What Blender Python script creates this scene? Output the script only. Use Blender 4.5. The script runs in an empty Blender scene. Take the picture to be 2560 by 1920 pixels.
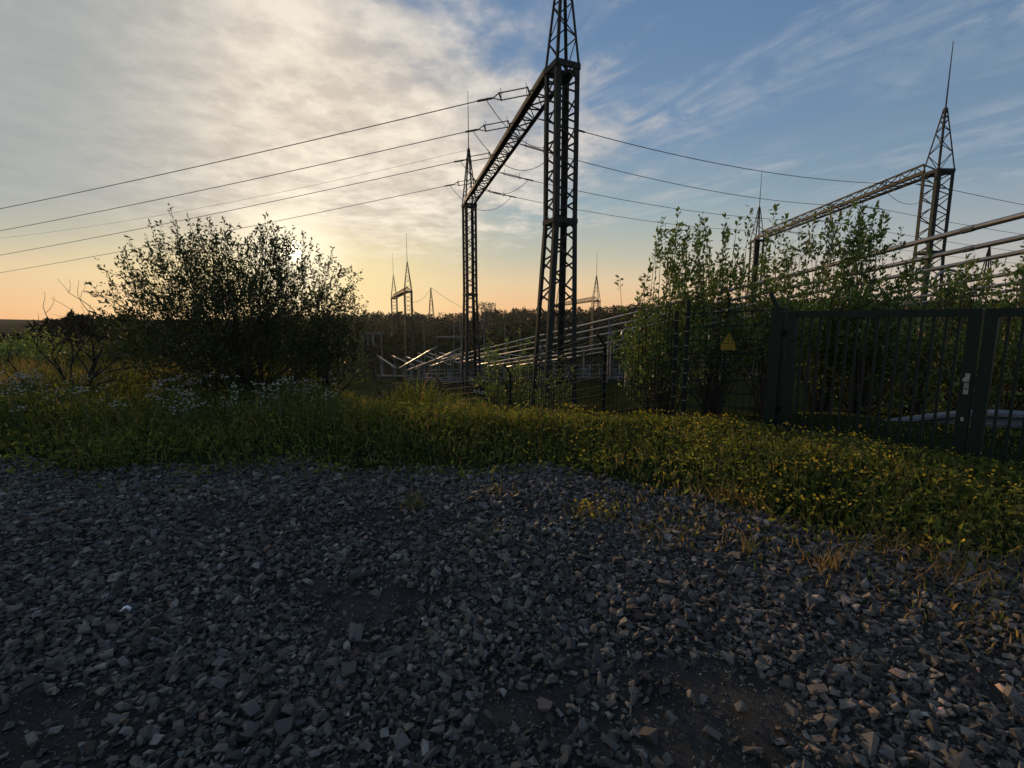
import bpy, math, random
import numpy as np
from mathutils import Vector, Matrix, noise as mnoise
from math import radians as RAD, sin, cos, pi, sqrt

rng = np.random.default_rng(7)
random.seed(7)
sc = bpy.context.scene
COL = sc.collection

# ------------------------------------------------------------------ camera
FPX, CX, CY, PITCH, EYE = 1180.0, 1280.0, 960.0, RAD(7.7), 1.7
cam = bpy.data.objects.new('camera', bpy.data.cameras.new('camera')); COL.objects.link(cam)
cam.location = (0, 0, EYE); cam.rotation_euler = (pi/2 - PITCH, 0, 0)
cam.data.sensor_width = 36; cam.data.lens = FPX/2560*36
cam.data.clip_start = 0.05; cam.data.clip_end = 6000
sc.camera = cam
sc.render.resolution_x, sc.render.resolution_y = 1024, 768

def at(px, py, Y):
    """point on the sight line of a photo pixel at ground distance Y ahead"""
    a, b = (px-CX)/FPX, (CY-py)/FPX
    dy = cos(PITCH)+b*sin(PITCH); dz = -sin(PITCH)+b*cos(PITCH)
    return Vector((a*Y/dy, Y, EYE+dz*Y/dy))

# ------------------------------------------------------------------ sky and sun
SUN_AZ, SUN_EL = RAD(-24.4), RAD(7.3)
sun_dir = Vector((sin(SUN_AZ)*cos(SUN_EL), cos(SUN_AZ)*cos(SUN_EL), sin(SUN_EL)))

def srgb(r, g, b):
    f = lambda c: c/12.92 if c <= .04045 else ((c+.055)/1.055)**2.4
    return (f(r/255), f(g/255), f(b/255), 1)

world = bpy.data.worlds.new('World'); sc.world = world; world.use_nodes = True
world.cycles.sampling_method = 'MANUAL'; world.cycles.sample_map_resolution = 512
class NT:
    def __init__(s, nt): s.nt = nt
    def n(s, t, **k):
        o = s.nt.nodes.new(t)
        for a, b in k.items(): setattr(o, a, b)
        return o
    def put(s, sock, v):
        if isinstance(v, bpy.types.NodeSocket): s.nt.links.new(v, sock)
        elif v is not None: sock.default_value = v
    def m(s, op, a, b=None, c=None, clamp=False):
        o = s.n('ShaderNodeMath', operation=op, use_clamp=clamp)
        for i, v in enumerate((a, b, c)): s.put(o.inputs[i], v)
        return o.outputs[0]
    def vm(s, op, a, b=None):
        o = s.n('ShaderNodeVectorMath', operation=op); s.put(o.inputs[0], a); s.put(o.inputs[1], b)
        return o.outputs['Value'] if op == 'DOT_PRODUCT' else o.outputs[0]
    def mix(s, f, a, b, mode='MIX'):
        o = s.n('ShaderNodeMix', data_type='RGBA', blend_type=mode)
        s.put(o.inputs[0], f); s.put(o.inputs[6], a); s.put(o.inputs[7], b)
        return o.outputs[2]
    def mr(s, v, a, b, c=0., d=1., smooth=True):
        o = s.n('ShaderNodeMapRange', interpolation_type='SMOOTHSTEP' if smooth else 'LINEAR')
        for i, x in enumerate((v, a, b, c, d)): s.put(o.inputs[i], x)
        return o.outputs[0]
    def ramp(s, f, stops, interp='LINEAR'):
        o = s.n('ShaderNodeValToRGB'); r = o.color_ramp; r.interpolation = interp
        while len(r.elements) > 1: r.elements.remove(r.elements[0])
        r.elements[0].position, r.elements[0].color = stops[0]
        for p, c in stops[1:]:
            e = r.elements.new(p); e.color = c
        s.put(o.inputs[0], f); return o.outputs[0]
    def noise(s, vec, scale, detail=6, rough=.55, dist=0.):
        o = s.n('ShaderNodeTexNoise'); s.put(o.inputs['Vector'], vec)
        o.inputs['Scale'].default_value = scale; o.inputs['Detail'].default_value = detail
        o.inputs['Roughness'].default_value = rough; o.inputs['Distortion'].default_value = dist
        return o.outputs[0]
    def mapping(s, vec, loc=(0,0,0), rot=(0,0,0), scale=(1,1,1)):
        o = s.n('ShaderNodeMapping'); s.put(o.inputs[0], vec)
        o.inputs[1].default_value = loc; o.inputs[2].default_value = rot; o.inputs[3].default_value = scale
        return o.outputs[0]

W = NT(world.node_tree)
bg = world.node_tree.nodes['Background']
sky = W.n('ShaderNodeTexSky', sky_type='NISHITA', sun_disc=False)
sky.sun_elevation = SUN_EL; sky.sun_rotation = SUN_AZ; sky.dust_density = .3; sky.air_density = 1.0; sky.ozone_density = 1.5
d = W.n('ShaderNodeTexCoord').outputs['Generated']
sep = W.n('ShaderNodeSeparateXYZ'); W.put(sep.inputs[0], d)
dx, dy, dz = sep.outputs
az = W.m('MULTIPLY', W.m('ARCTAN2', dx, dy), 57.2958)
el = W.m('MULTIPLY', W.m('ARCSINE', dz), 57.2958)
sang = W.m('MULTIPLY', W.m('ARCCOSINE', W.vm('DOT_PRODUCT', d, tuple(sun_dir))), 57.2958)
e01 = W.m('DIVIDE', W.m('MAXIMUM', el, 0.), 60.)
sunny = W.ramp(e01, [(0, srgb(250,184,128)), (.03, srgb(249,200,148)), (.07, srgb(240,210,168)), (.12, srgb(204,199,176)), (.20, srgb(160,180,184)),
                     (.32, srgb(124,152,184)), (.5, srgb(106,138,176)), (1, srgb(84,116,158))])
away = W.ramp(e01, [(0, srgb(226,196,172)), (.05, srgb(214,196,180)), (.12, srgb(172,180,184)), (.22, srgb(126,152,176)),
                    (.45, srgb(96,128,164)), (1, srgb(74,106,148))])
base = W.mix(W.mr(sang, 30., 75.), sunny, away)
# measured daylight gradient of the Nishita model, softly compressed, keeps part of the colour
nish = W.vm('SCALE', sky.outputs[0]); world.node_tree.nodes[-1].inputs['Scale'].default_value = .1
lum = W.n('ShaderNodeRGBToBW'); W.put(lum.inputs[0], nish)
comp = W.m('DIVIDE', 1., W.m('ADD', 1., W.m('MULTIPLY', lum.outputs[0], 1.6)))
vs = W.n('ShaderNodeVectorMath', operation='SCALE'); W.put(vs.inputs[0], nish); W.put(vs.inputs['Scale'], comp)
base = W.mix(.12, base, vs.outputs[0])
# aureole of the low sun in hazy air
glow = W.mr(sang, 27., 2., 0., 1.)
base = W.mix(W.m('MULTIPLY', glow, .9), base, srgb(255,232,172))
core = W.mr(sang, 1.5, .4, 0., 1.)
# clouds: coordinates on a flat layer overhead
inv = W.m('DIVIDE', 1., W.m('ADD', W.m('MAXIMUM', dz, 0.), .09))
cp = W.n('ShaderNodeCombineXYZ'); W.put(cp.inputs[0], W.m('MULTIPLY', dx, inv)); W.put(cp.inputs[1], W.m('MULTIPLY', dy, inv))
cp = cp.outputs[0]
n_big = W.noise(cp, .75, 4, .5, .4)
n_fine = W.noise(cp, 2.6, 10, .62, .1)
# cloud bank towards and left of the sun
edge_hi = W.m('SUBTRACT', 19., W.m('MULTIPLY', W.m('SUBTRACT', el, 18.), 1.75))
edge_lo = W.m('SUBTRACT', 19., W.m('MULTIPLY', W.m('SUBTRACT', 18., el), 2.0))
edge = W.m('MINIMUM', edge_hi, edge_lo)
inside = W.m('SUBTRACT', edge, az)
inside = W.m('ADD', inside, W.m('MULTIPLY', W.m('SUBTRACT', n_fine, .5), 56.))
inside = W.m('ADD', inside, W.m('MULTIPLY', W.m('SUBTRACT', n_big, .5), 16.))
bank = W.mr(inside, -5., 13.)
bank = W.m('MULTIPLY', bank, W.mr(el, 4., 12.))
bank = W.m('MULTIPLY', bank, W.mr(az, -170., -110.))
n_det = W.noise(cp, 9.0, 6, .6, .2)
tex = W.m('ADD', W.mr(n_fine, .36, .64, 0., .8), W.mr(n_det, .35, .65, -.15, .3))
warm = W.mix(tex, srgb(216,203,188), srgb(255,242,222))
cool = W.mix(tex, srgb(158,164,167), srgb(208,204,200))
ccol = W.mix(W.mr(sang, 14., 42.), warm, cool)
ccol = W.mix(W.m('MULTIPLY', W.mr(az, -22., -44.), .85), ccol, srgb(158,165,166))
thick = W.mr(inside, 0., 26., .6, .95)
col = W.mix(W.m('MULTIPLY', bank, thick), base, ccol)
# high cirrus streaks
st = W.mapping(W.mapping(cp, rot=(0,0,RAD(52))), loc=(.3,.6,0), scale=(.5,2.3,1))
cir = W.noise(st, 1.5, 8, .6, .9)
cir2 = W.noise(cp, .8, 3, .5, 0.)
cm = W.m('MULTIPLY', W.mr(cir, .42, .70), W.mr(cir2, .30, .55))
cm = W.m('MULTIPLY', cm, W.mr(el, 6., 16.))
cm = W.m('MULTIPLY', cm, W.mr(W.noise(cp, 5., 8, .65, .3), .34, .58))
cm = W.m('MULTIPLY', cm, W.mr(az, -2., 14.))
col = W.mix(W.m('MULTIPLY', cm, .85), col, W.mix(W.mr(sang, 20., 55.), srgb(222,208,192), srgb(176,184,194)))
col = W.mix(W.m('MULTIPLY', W.mr(sang, 8., 1.), .75), col, (1.25, 1.12, .82, 1))
col = W.mix(core, col, (3.2, 2.8, 2.0, 1))
W.put(bg.inputs[0], col)
bg.inputs[1].default_value = 1.0

sun = bpy.data.objects.new('sun', bpy.data.lights.new('sun', 'SUN')); COL.objects.link(sun)
sun.data.energy = 2.7; sun.data.angle = RAD(.8); sun.data.color = (1, .62, .32)
sun.rotation_euler = sun_dir.to_track_quat('Z', 'Y').to_euler()
sun.location = (-30, 60, 40)
vsn = sc.view_settings
vsn.view_transform = 'Standard'; vsn.look = 'None'; vsn.exposure = 0.0; vsn.gamma = 1.0

# ------------------------------------------------------------------ helpers
def smooth(t):
    t = np.clip(t, 0, 1); return t*t*(3-2*t)

def material(name, col, rough=.8, var=.25, scale=6., metal=0., spec=.3, col2=None, trans=0., attr=None, bump=0., bscale=40.):
    m = bpy.data.materials.new(name); m.use_nodes = True
    T = NT(m.node_tree); p = m.node_tree.nodes['Principled BSDF']
    c4 = (*col, 1)
    tc = T.n('ShaderNodeTexCoord').outputs['Object']
    nz = T.noise(tc, scale, 6, .6)
    dark = tuple(v*(1-var) for v in col)+(1,); lite = tuple(min(1, v*(1+var)) for v in (col2 or col))+(1,)
    c = T.ramp(nz, [(.3, dark), (.7, lite)])
    if attr:
        a = T.n('ShaderNodeAttribute', attribute_name=attr)
        c = T.mix(1., c, a.outputs['Color'], 'MULTIPLY')
    T.put(p.inputs['Base Color'], c)
    p.inputs['Roughness'].default_value = rough; p.inputs['Metallic'].default_value = metal
    p.inputs['Specular IOR Level'].default_value = spec
    if bump:
        b = T.n('ShaderNodeBump'); b.inputs['Strength'].default_value = bump; b.inputs['Distance'].default_value = .02
        T.put(b.inputs['Height'], T.noise(tc, bscale, 8, .65)); T.put(p.inputs['Normal'], b.outputs[0])
    if trans:
        tr = T.n('ShaderNodeBsdfTranslucent'); T.put(tr.inputs[0], T.mix(1., c, (1.25, 1.3, .55, 1), 'MULTIPLY'))
        mx = T.n('ShaderNodeMixShader'); mx.inputs[0].default_value = trans
        T.nt.links.new(p.outputs[0], mx.inputs[1]); T.nt.links.new(tr.outputs[0], mx.inputs[2])
        T.nt.links.new(mx.outputs[0], m.node_tree.nodes['Material Output'].inputs[0])
    return m

M = dict(
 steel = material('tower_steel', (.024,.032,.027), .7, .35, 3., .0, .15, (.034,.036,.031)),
 galv  = material('galvanised_steel', (.13,.13,.135), .55, .25, 5., .3, .4),
 tube  = material('aluminium_tube', (.24,.24,.24), .42, .15, 4., .7, .5),
 wire  = material('conductor_wire', (.10,.10,.11), .5, .1, 3., .4, .5),
 insul = material('insulator', (.09,.075,.07), .35, .2, 8.),
 porcel= material('grey_porcelain', (.15,.15,.16), .35, .2, 8.),
 gate  = material('green_paint', (.006,.016,.013), .55, .3, 9., 0., .25),
 fence = material('fence_coating', (.006,.011,.009), .6, .25, 12., 0., .25),
 rail  = material('guardrail_zinc', (.13,.15,.175), .5, .2, 7., .2, .4),
 alu   = material('handle_alloy', (.30,.295,.28), .4, .15, 20., .3, .5),
 yellow= material('sign_yellow', (.27,.18,.015), .5, .12, 20.),
 black = material('sign_black', (.01,.01,.01), .5, .1, 20.),
 bark  = material('willow_bark', (.055,.045,.035), .9, .35, 12.),
 dead  = material('dead_bark', (.030,.025,.021), .9, .3, 12.),
 leaf  = material('willow_leaf', (.050,.080,.028), .5, .45, 1.2, 0., .35, (.075,.105,.03), trans=.30, attr='tint'),
 grass = material('grass_blades', (.070,.100,.028), .65, .35, .8, 0., .2, (.105,.118,.034), trans=.48, attr='tint'),
 soil  = material('meadow_soil', (.020,.026,.011), 1., .4, .9, 0., .0, bump=.6),
 gravel= material('gravel_dust', (.036,.034,.0315), 1., .35, 2.5, 0., .05, (.056,.053,.049), bump=.9, bscale=90.),
 stone = material('broken_stone', (.088,.080,.071), .75, .4, 30., 0., .3, attr='tint', bump=.15, bscale=70.),
 white = material('white_petals', (.40,.40,.35), .7, .12, 20., trans=.2),
 yflow = material('yellow_petals', (.62,.40,.02), .7, .2, 8., trans=.2),
 stem  = material('green_stem', (.07,.10,.035), .7, .3, 10.),
 paper = material('white_paper', (.72,.73,.76), .8, .1, 30.),
 wood  = material('forest_leaves', (.013,.025,.012), .9, .5, .02, 0., .0, (.019,.031,.013), attr='tint'),
 trunk = material('tree_trunk', (.05,.04,.03), .9, .3, 2.),
 conc  = material('concrete', (.25,.24,.22), .9, .2, 6.),
)

def props(o, label=None, cat=None, group=None, kind=None):
    for k, v in (('label', label), ('category', cat), ('group', group), ('kind', kind)):
        if v: o[k] = v
    return o

def empty(name, loc, label=None, cat=None, group=None):
    o = bpy.data.objects.new(name, None); COL.objects.link(o); o.location = loc; o.empty_display_size = .2
    return props(o, label, cat, group)

def link_mesh(name, me, mat, parent=None, loc=(0,0,0)):
    o = bpy.data.objects.new(name, me); COL.objects.link(o); o.location = loc
    if mat and not me.materials: me.materials.append(M[mat] if isinstance(mat, str) else mat)
    if parent is not None: o.parent = parent
    return o

def np_mesh(name, V, F, tint=None, smooth_shade=False):
    """uniform k-gon mesh from arrays; tint is one colour per face"""
    V = np.asarray(V, np.float32); F = np.asarray(F, np.int32); k = F.shape[1]
    me = bpy.data.meshes.new(name)
    me.vertices.add(len(V)); me.vertices.foreach_set('co', V.ravel())
    me.loops.add(F.size); me.loops.foreach_set('vertex_index', F.ravel())
    me.polygons.add(len(F)); me.polygons.foreach_set('loop_start', np.arange(0, F.size, k, dtype=np.int32))
    if tint is not None:
        a = me.attributes.new('tint', 'FLOAT_COLOR', 'FACE')
        c = np.ones((len(F), 4), np.float32); c[:, :3] = tint; a.data.foreach_set('color', c.ravel())
    me.update(calc_edges=True); me.validate()
    me.polygons.foreach_set('use_smooth', np.full(len(me.polygons), bool(smooth_shade)))
    return me

class MB:
    def __init__(s): s.v = []; s.f = []
    def add(s, vs, fs):
        n = len(s.v); s.v += [tuple(v) for v in vs]; s.f += [tuple(i+n for i in f) for f in fs]; return s
    def bar(s, a, b, w, h=None, side=None):
        a = Vector(a); b = Vector(b); h = w if h is None else h
        dd = (b-a).normalized()
        sd = Vector(side) if side is not None else (Vector((0,0,1)) if abs(dd.z) < .9 else Vector((1,0,0)))
        sd = sd-dd*sd.dot(dd)
        if sd.length < 1e-4: sd = dd.orthogonal()
        sd.normalize(); nn = dd.cross(sd)
        vs = [p+sd*(i*w/2)+nn*(j*h/2) for p in (a, b) for i, j in ((-1,-1),(1,-1),(1,1),(-1,1))]
        return s.add(vs, [(0,3,2,1),(4,5,6,7),(0,1,5,4),(1,2,6,5),(2,3,7,6),(3,0,4,7)])
    def angle(s, a, b, sx, sy, w, t):
        """L-section bar whose heel runs a-b and whose flanges point along sx and sy"""
        sx = Vector(sx).normalized(); sy = Vector(sy).normalized(); a = Vector(a); b = Vector(b)
        s.bar(a+sx*(w/2), b+sx*(w/2), w, t, sx); s.bar(a+sy*(w/2+t/2), b+sy*(w/2+t/2), w, t, sy); return s
    def tube(s, pts, r, n=6, cap=True):
        pts = [Vector(p) for p in pts]; rr = r if hasattr(r, '__len__') else [r]*len(pts)
        vs = []; fs = []
        for i, p in enumerate(pts):
            dd = (pts[min(i+1, len(pts)-1)]-pts[max(i-1, 0)]).normalized()
            x = dd.cross(Vector((0,.13,1)) if abs(dd.z) < .95 else Vector((1,.1,0))).normalized(); y = dd.cross(x)
            for k in range(n):
                t = 2*pi*k/n; vs.append(p+(x*cos(t)+y*sin(t))*rr[i])
        for i in range(len(pts)-1):
            for k in range(n):
                k2 = (k+1) % n; fs.append((i*n+k, i*n+k2, (i+1)*n+k2, (i+1)*n+k))
        if cap: fs += [tuple(range(n-1, -1, -1)), tuple((len(pts)-1)*n+k for k in range(n))]
        return s.add(vs, fs)
    def lathe(s, base, prof, n=10, axis=(0,0,1)):
        ax = Vector(axis).normalized(); x = ax.orthogonal().normalized(); y = ax.cross(x); base = Vector(base)
        vs = []; fs = []
        for r, z in prof:
            for k in range(n):
                t = 2*pi*k/n; vs.append(base+ax*z+(x*cos(t)+y*sin(t))*r)
        for i in range(len(prof)-1):
            for k in range(n):
                k2 = (k+1) % n; fs.append((i*n+k, i*n+k2, (i+1)*n+k2, (i+1)*n+k))
        fs += [tuple(range(n-1, -1, -1)), tuple((len(prof)-1)*n+k for k in range(n))]
        return s.add(vs, fs)
    def ring(s, c, R, r, n=20, m=6, axis=(0,1,0)):
        ax = Vector(axis).normalized(); x = ax.orthogonal().normalized(); y = ax.cross(x); c = Vector(c)
        vs = []; fs = []
        for i in range(n):
            t = 2*pi*i/n; o = x*cos(t)+y*sin(t)
            for k in range(m):
                u = 2*pi*k/m; vs.append(c+o*(R+r*cos(u))+ax*(r*sin(u)))
        for i in range(n):
            for k in range(m):
                i2 = (i+1) % n; k2 = (k+1) % m; fs.append((i*m+k, i2*m+k, i2*m+k2, i*m+k2))
        return s.add(vs, fs)
    def mesh(s, name, org=(0,0,0), smooth_shade=False):
        me = bpy.data.meshes.new(name); o = Vector(org)
        me.from_pydata([(v[0]-o.x, v[1]-o.y, v[2]-o.z) for v in s.v], [], s.f); me.update()
        if smooth_shade:
            for p in me.polygons: p.use_smooth = True
        return me
    def part(s, name, mat, root, parent=None, smooth_shade=False):
        org = root.location
        return link_mesh(name, s.mesh(name, org, smooth_shade), mat, parent or root)
    def thing(s, name, mat, org, label, cat, group=None, smooth_shade=False):
        o = link_mesh(name, s.mesh(name, org, smooth_shade), mat, None, org)
        return props(o, label, cat, group)

# ------------------------------------------------------------------ terrain
def edge_y(x):
    """where the gravel gives way to the verge"""
    x = np.asarray(x, float)
    return 4.98-.68*np.maximum(0, x-.3)+.16*np.sin(x*1.7+.4)+.10*np.sin(x*4.1)

def height(x, y):
    x = np.asarray(x, float); y = np.asarray(y, float)
    ys = 7.7+7.1*smooth((-x-2)/6)
    k = .28-.15*smooth((x-1)/6)
    s = np.maximum(0, y-ys)
    z = -k*np.minimum(s, 11)-.095*np.clip(s-11, 0, 75)
    A = 9.2+10*smooth((x-20)/160)+1.0*smooth((-x-.45*y)/60)
    z = z+smooth((y-165)/300)*A-.02*np.maximum(0, y-700)
    z = z+(.035*np.sin(x*1.3+.7*y)+.03*np.sin(y*1.9-x*.6))*smooth((y-3)/4)
    z = z+smooth((y-60)/200)*(2.2*np.sin(x*.021+1.3)*np.cos(y*.013)+1.2*np.sin(x*.06+y*.02))
    return z
def hz(x, y): return float(height(x, y))

def axis(lo, hi, n, k):
    t = np.linspace(math.asinh(lo/k), math.asinh(hi/k), n); return np.sinh(t)*k
gx = axis(-1500, 1500, 240, 5.); gy = axis(-120, 1400, 260, 6.)
X, Y = np.meshgrid(gx, gy)
Z = height(X, Y)-.10*smooth((edge_y(X)+.35-Y)/.3)*smooth((14-abs(X))/1.)*smooth((Y+9)/1.)
idx = np.arange(X.size).reshape(X.shape)
F = np.stack([idx[:-1,:-1], idx[:-1,1:], idx[1:,1:], idx[1:,:-1]], -1).reshape(-1, 4)
ground = link_mesh('ground', np_mesh('ground', np.stack([X, Y, Z], -1).reshape(-1, 3), F, smooth_shade=True), 'soil')
props(ground, kind='structure')

def rut(x, y):
    """wheel-worn unevenness of the gravel"""
    return .028*np.sin(1.5*y-.5*x+.6)+.016*np.sin(.9*x+2.3*y)+.01*np.sin(3.1*x-1.2*y)
lx = np.linspace(-13, 13, 200); ly = np.linspace(-8, 6.2, 120)
X, Y = np.meshgrid(lx, ly)
Z = height(X, Y)+rut(X, Y)*smooth((edge_y(X)-Y)/.8)-.01-.3*smooth((Y-edge_y(X)-.15)/.35)
idx = np.arange(X.size).reshape(X.shape)
F = np.stack([idx[:-1,:-1], idx[:-1,1:], idx[1:,1:], idx[1:,:-1]], -1).reshape(-1, 4)
gravel = link_mesh('gravel_lot', np_mesh('gravel_lot', np.stack([X, Y, Z], -1).reshape(-1, 3), F, smooth_shade=True), 'gravel')
props(gravel, kind='structure')
def gz(x, y): return height(x, y)+rut(x, y)*smooth((edge_y(x)-y)/.8)-.01

# ------------------------------------------------------------------ lattice gantries
def lattice_box(root, parent, lev, u, v, leg_w, leg_t, br_w, panel, single, smat='steel'):
    """four legs through the levels (z, (u-,u+,v-,v+) half widths, centre) and zigzag lacing on the four faces"""
    def corner(i, su, sv):
        z, hw, c = lev[i]
        return Vector((c[0], c[1], z))+u*(su*(hw[1] if su > 0 else hw[0]))+v*(sv*(hw[3] if sv > 0 else hw[2]))
    def pt(z, su, sv):
        for i in range(len(lev)-1):
            a, b = lev[i][0], lev[i+1][0]
            if z <= b+1e-6:
                t = (z-a)/(b-a); return corner(i, su, sv).lerp(corner(i+1, su, sv), t)
        return corner(len(lev)-1, su, sv)
    for su in (-1, 1):
        for sv in (-1, 1):
            m = MB()
            for i in range(len(lev)-1):
                m.angle(corner(i, su, sv), corner(i+1, su, sv), -su*u, -sv*v, leg_w, leg_t)
            m.part('leg', smat, root, parent)
    z0, z1 = lev[0][0], lev[-1][0]
    faces = [((-1,-1),(1,-1)), ((1,-1),(1,1)), ((1,1),(-1,1)), ((-1,1),(-1,-1))]
    for fi, (A, B) in enumerate(faces):
        m = MB(); z = z0+.15; k = fi
        out = (-v, u, v, -u)[fi]
        while z < z1-.1:
            zt = min(z+panel*(pt(z, *A)-pt(z, *B)).length, z1)
            a, b = (A, B) if k % 2 == 0 else (B, A)
            p, q = pt(z, *a), pt(zt, *b)
            off = out*(-leg_t*1.2)
            if single:
                MB().bar(p+off, q+off, br_w, br_w*.35, out.cross(q-p)).part('brace', smat, root, parent)
            else: m.bar(p+off, q+off, br_w, br_w*.35, out.cross(q-p))
            z = zt; k += 1
        if not single: m.part('bracing', smat, root, parent)
    return corner, pt

def frame_ring(m, c, z, hu, hv, u, v, w):
    P = [Vector((c[0], c[1], z))+u*(a*hu)+v*(b*hv) for a, b in ((-1,-1),(1,-1),(1,1),(-1,1))]
    for i in range(4): m.bar(P[i], P[(i+1) % 4], w, w*.5, (0,0,1))

def gantry(label, A, B, ztop, w, ringA, ringB, splayA, splayB, baseA, baseB, detail, spire=5.5, rod=5.5, twist=0., hb=.62, lw=None, mat='steel'):
    A = Vector((A[0], A[1], 0)); B = Vector((B[0], B[1], 0))
    u0 = (B-A).normalized(); v0 = Vector((u0.y, -u0.x, 0))
    rot2 = lambda w_, a_: Vector((w_.x*cos(a_)-w_.y*sin(a_), w_.x*sin(a_)+w_.y*cos(a_), 0))
    root = empty('gantry', (A.x, A.y, baseA), label, 'gantry')
    for ti, (C, ring, spl, zb) in enumerate(((A, ringA, splayA, baseA), (B, ringB, splayB, baseB))):
        big = detail and ti == 0
        u, v = rot2(u0, twist), rot2(v0, twist)
        h = w/2; c = (C.x, C.y)
        tb = MB(); frame_ring(tb, c, ztop-.12, h, h, u, v, .24)
        tower = tb.part('tower', mat, root)
        tb = MB(); frame_ring(tb, c, ring, h, h, u, v, .2); tb.part('tie_ring', mat, root, tower)
        for a in (-1, 1):
            for b in (-1, 1):
                p = Vector((c[0], c[1], zb))+u*(a*(h+spl[0]))+v*(b*(h+(spl[2] if b > 0 else spl[1])))
                MB().bar(p-Vector((0,0,.6)), p+Vector((0,0,.22)), .55, .55, u).part('footing', 'conc', root, tower)
        lev = [(zb, (h+spl[0], h+spl[0], h+spl[1], h+spl[2]), c), (ring, (h,h,h,h), c), (ztop, (h,h,h,h), c)]
        lattice_box(root, tower, lev, u, v, lw or (.22 if detail else .18), .03, .085 if detail else .075, .56, big, mat)
        # spire and lightning rod on the head
        sl = [(ztop, (h,h,h,h), c), (ztop+spire, (.09,)*4, c)]
        sp = MB(); frame_ring(sp, c, ztop+spire-.25, .12, .12, u, v, .1)
        spo = sp.part('spire', mat, root)
        lattice_box(root, spo, sl, u, v, .10, .02, .055, .85, False, mat)
        MB().tube([(c[0], c[1], ztop+spire-.3), (c[0], c[1], ztop+spire+.6), (c[0], c[1], ztop+spire+rod)], [.06, .05, .025], 6).part('lightning_rod', mat, root, spo)
    # girder: two bottom chords, one top chord, laced
    u, v = u0, v0
    h = w/2; L = (B-A).length; H = w*hb
    P = lambda t, s, z: A.lerp(B, t)+v*(s*h)+Vector((0, 0, z))
    t0, t1 = (h*.6)/L, 1-(h*.6)/L
    ta, tb_ = 1.6/L, 1-1.6/L
    beam = MB().bar(P(t0,-1,ztop-.02), P(t0,1,ztop-.02), .12).part('cross_beam', mat, root); MB().bar(P(t1,-1,ztop-.02), P(t1,1,ztop-.02), .12).part('end_strut', mat, root, beam)
    for s in (-1, 1): MB().angle(P(t0,s,ztop), P(t1,s,ztop), -s*v, (0,0,1), .25, .03).part('chord', mat, root, beam)
    top = MB(); top.bar(P(ta,0,ztop+H), P(tb_,0,ztop+H), .14, .14, (0,0,1))
    for s in (-1, 1):
        top.bar(P(t0,s,ztop), P(ta,0,ztop+H), .10, .06); top.bar(P(t1,s,ztop), P(tb_,0,ztop+H), .10, .06)
    top.part('top_chord', mat, root, beam)
    n = int(L/(w*1.35)); m1, m2, m3 = MB(), MB(), MB()
    for i in range(n):
        a, b = ta+(tb_-ta)*i/n, ta+(tb_-ta)*(i+1)/n
        s = 1 if i % 2 else -1
        m1.bar(P(a,s,ztop+.03), P(b,-s,ztop+.03), .075, .03, (0,0,1)); m1.bar(P(a,-1,ztop+.02), P(a,1,ztop+.02), .07, .03, (0,0,1))
        for mm, q in ((m2,-1), (m3,1)):
            mid = (a+b)/2
            mm.bar(P(a,q,ztop), P(mid,0,ztop+H), .07, .03); mm.bar(P(mid,0,ztop+H), P(b,q,ztop), .07, .03)
    for mm in (m1, m2, m3): mm.part('bracing', mat, root, beam)
    return root, u, v, P

def solve_y(py, z):
    """distance at which height z shows at photo row py (centre column)"""
    b = (CY-py)/FPX; dy = cos(PITCH)+b*sin(PITCH); dz = -sin(PITCH)+b*cos(PITCH)
    return (z-EYE)*dy/dz

ZT = 13.0
yA = solve_y(168, ZT); pA = at(1405, 168, yA)
yB = solve_y(511, ZT); pB = at(1173, 511, yB)
ringA = at(1405, 556, yA).z; ringB = at(1173, 737, yB).z
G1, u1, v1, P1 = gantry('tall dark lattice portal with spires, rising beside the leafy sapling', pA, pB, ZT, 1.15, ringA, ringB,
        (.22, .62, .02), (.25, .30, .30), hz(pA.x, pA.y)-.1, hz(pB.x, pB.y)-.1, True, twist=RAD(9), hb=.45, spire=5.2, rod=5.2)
yC = solve_y(428, ZT+.2); pC = at(2346, 428, yC)
yD = solve_y(600, ZT+.2); pD = at(1893, 600, yD)
G2, u2, v2, P2 = gantry('lattice portal standing behind the metal gate and the willow shrubs', pC, pD, ZT+.2, 1.35, 7., 7., (.25,.3,.3), (.25,.3,.3),
        hz(pC.x, pC.y)-.1, hz(pD.x, pD.y)-.1, False, spire=4.6, rod=4.7, twist=RAD(8), hb=.72, lw=.27)
pE = at(1020, 731, 92.); pF = at(985, 779, 122.)
zE = 7.2
gantry('distant lattice portal with two spires between the big bush and the tall portal', pE, at(986, 770, 120.), zE, 1.5, 1., 0., (.2,.25,.25), (.2,.25,.25),
        hz(pE.x, pE.y)-.1, hz(pF.x, 120.)-.1, False)
pG = at(1490, 752, 108.); pH = at(1396, 772, 150.)
gantry('distant lattice portal seen low between the tall portal and the willow shrubs', pG, pH, pG.z, 1.6, 0., 0., (.2,.25,.25), (.2,.25,.25),
        hz(pG.x, pG.y)-.1, hz(pH.x, pH.y)-.1, False)

# ------------------------------------------------------------------ conductors, insulators, jumpers
def sag_pts(a, b, sag, n=24):
    a, b = Vector(a), Vector(b)
    return [a.lerp(b, t/n)-Vector((0,0,4*sag*(t/n)*(1-t/n))) for t in range(n+1)]
def cable(name, pts, r, label, cat, group=None, mat='wire'):
    return MB().tube(pts, r, 5).thing(name, mat, pts[0], label, cat, group)

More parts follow.
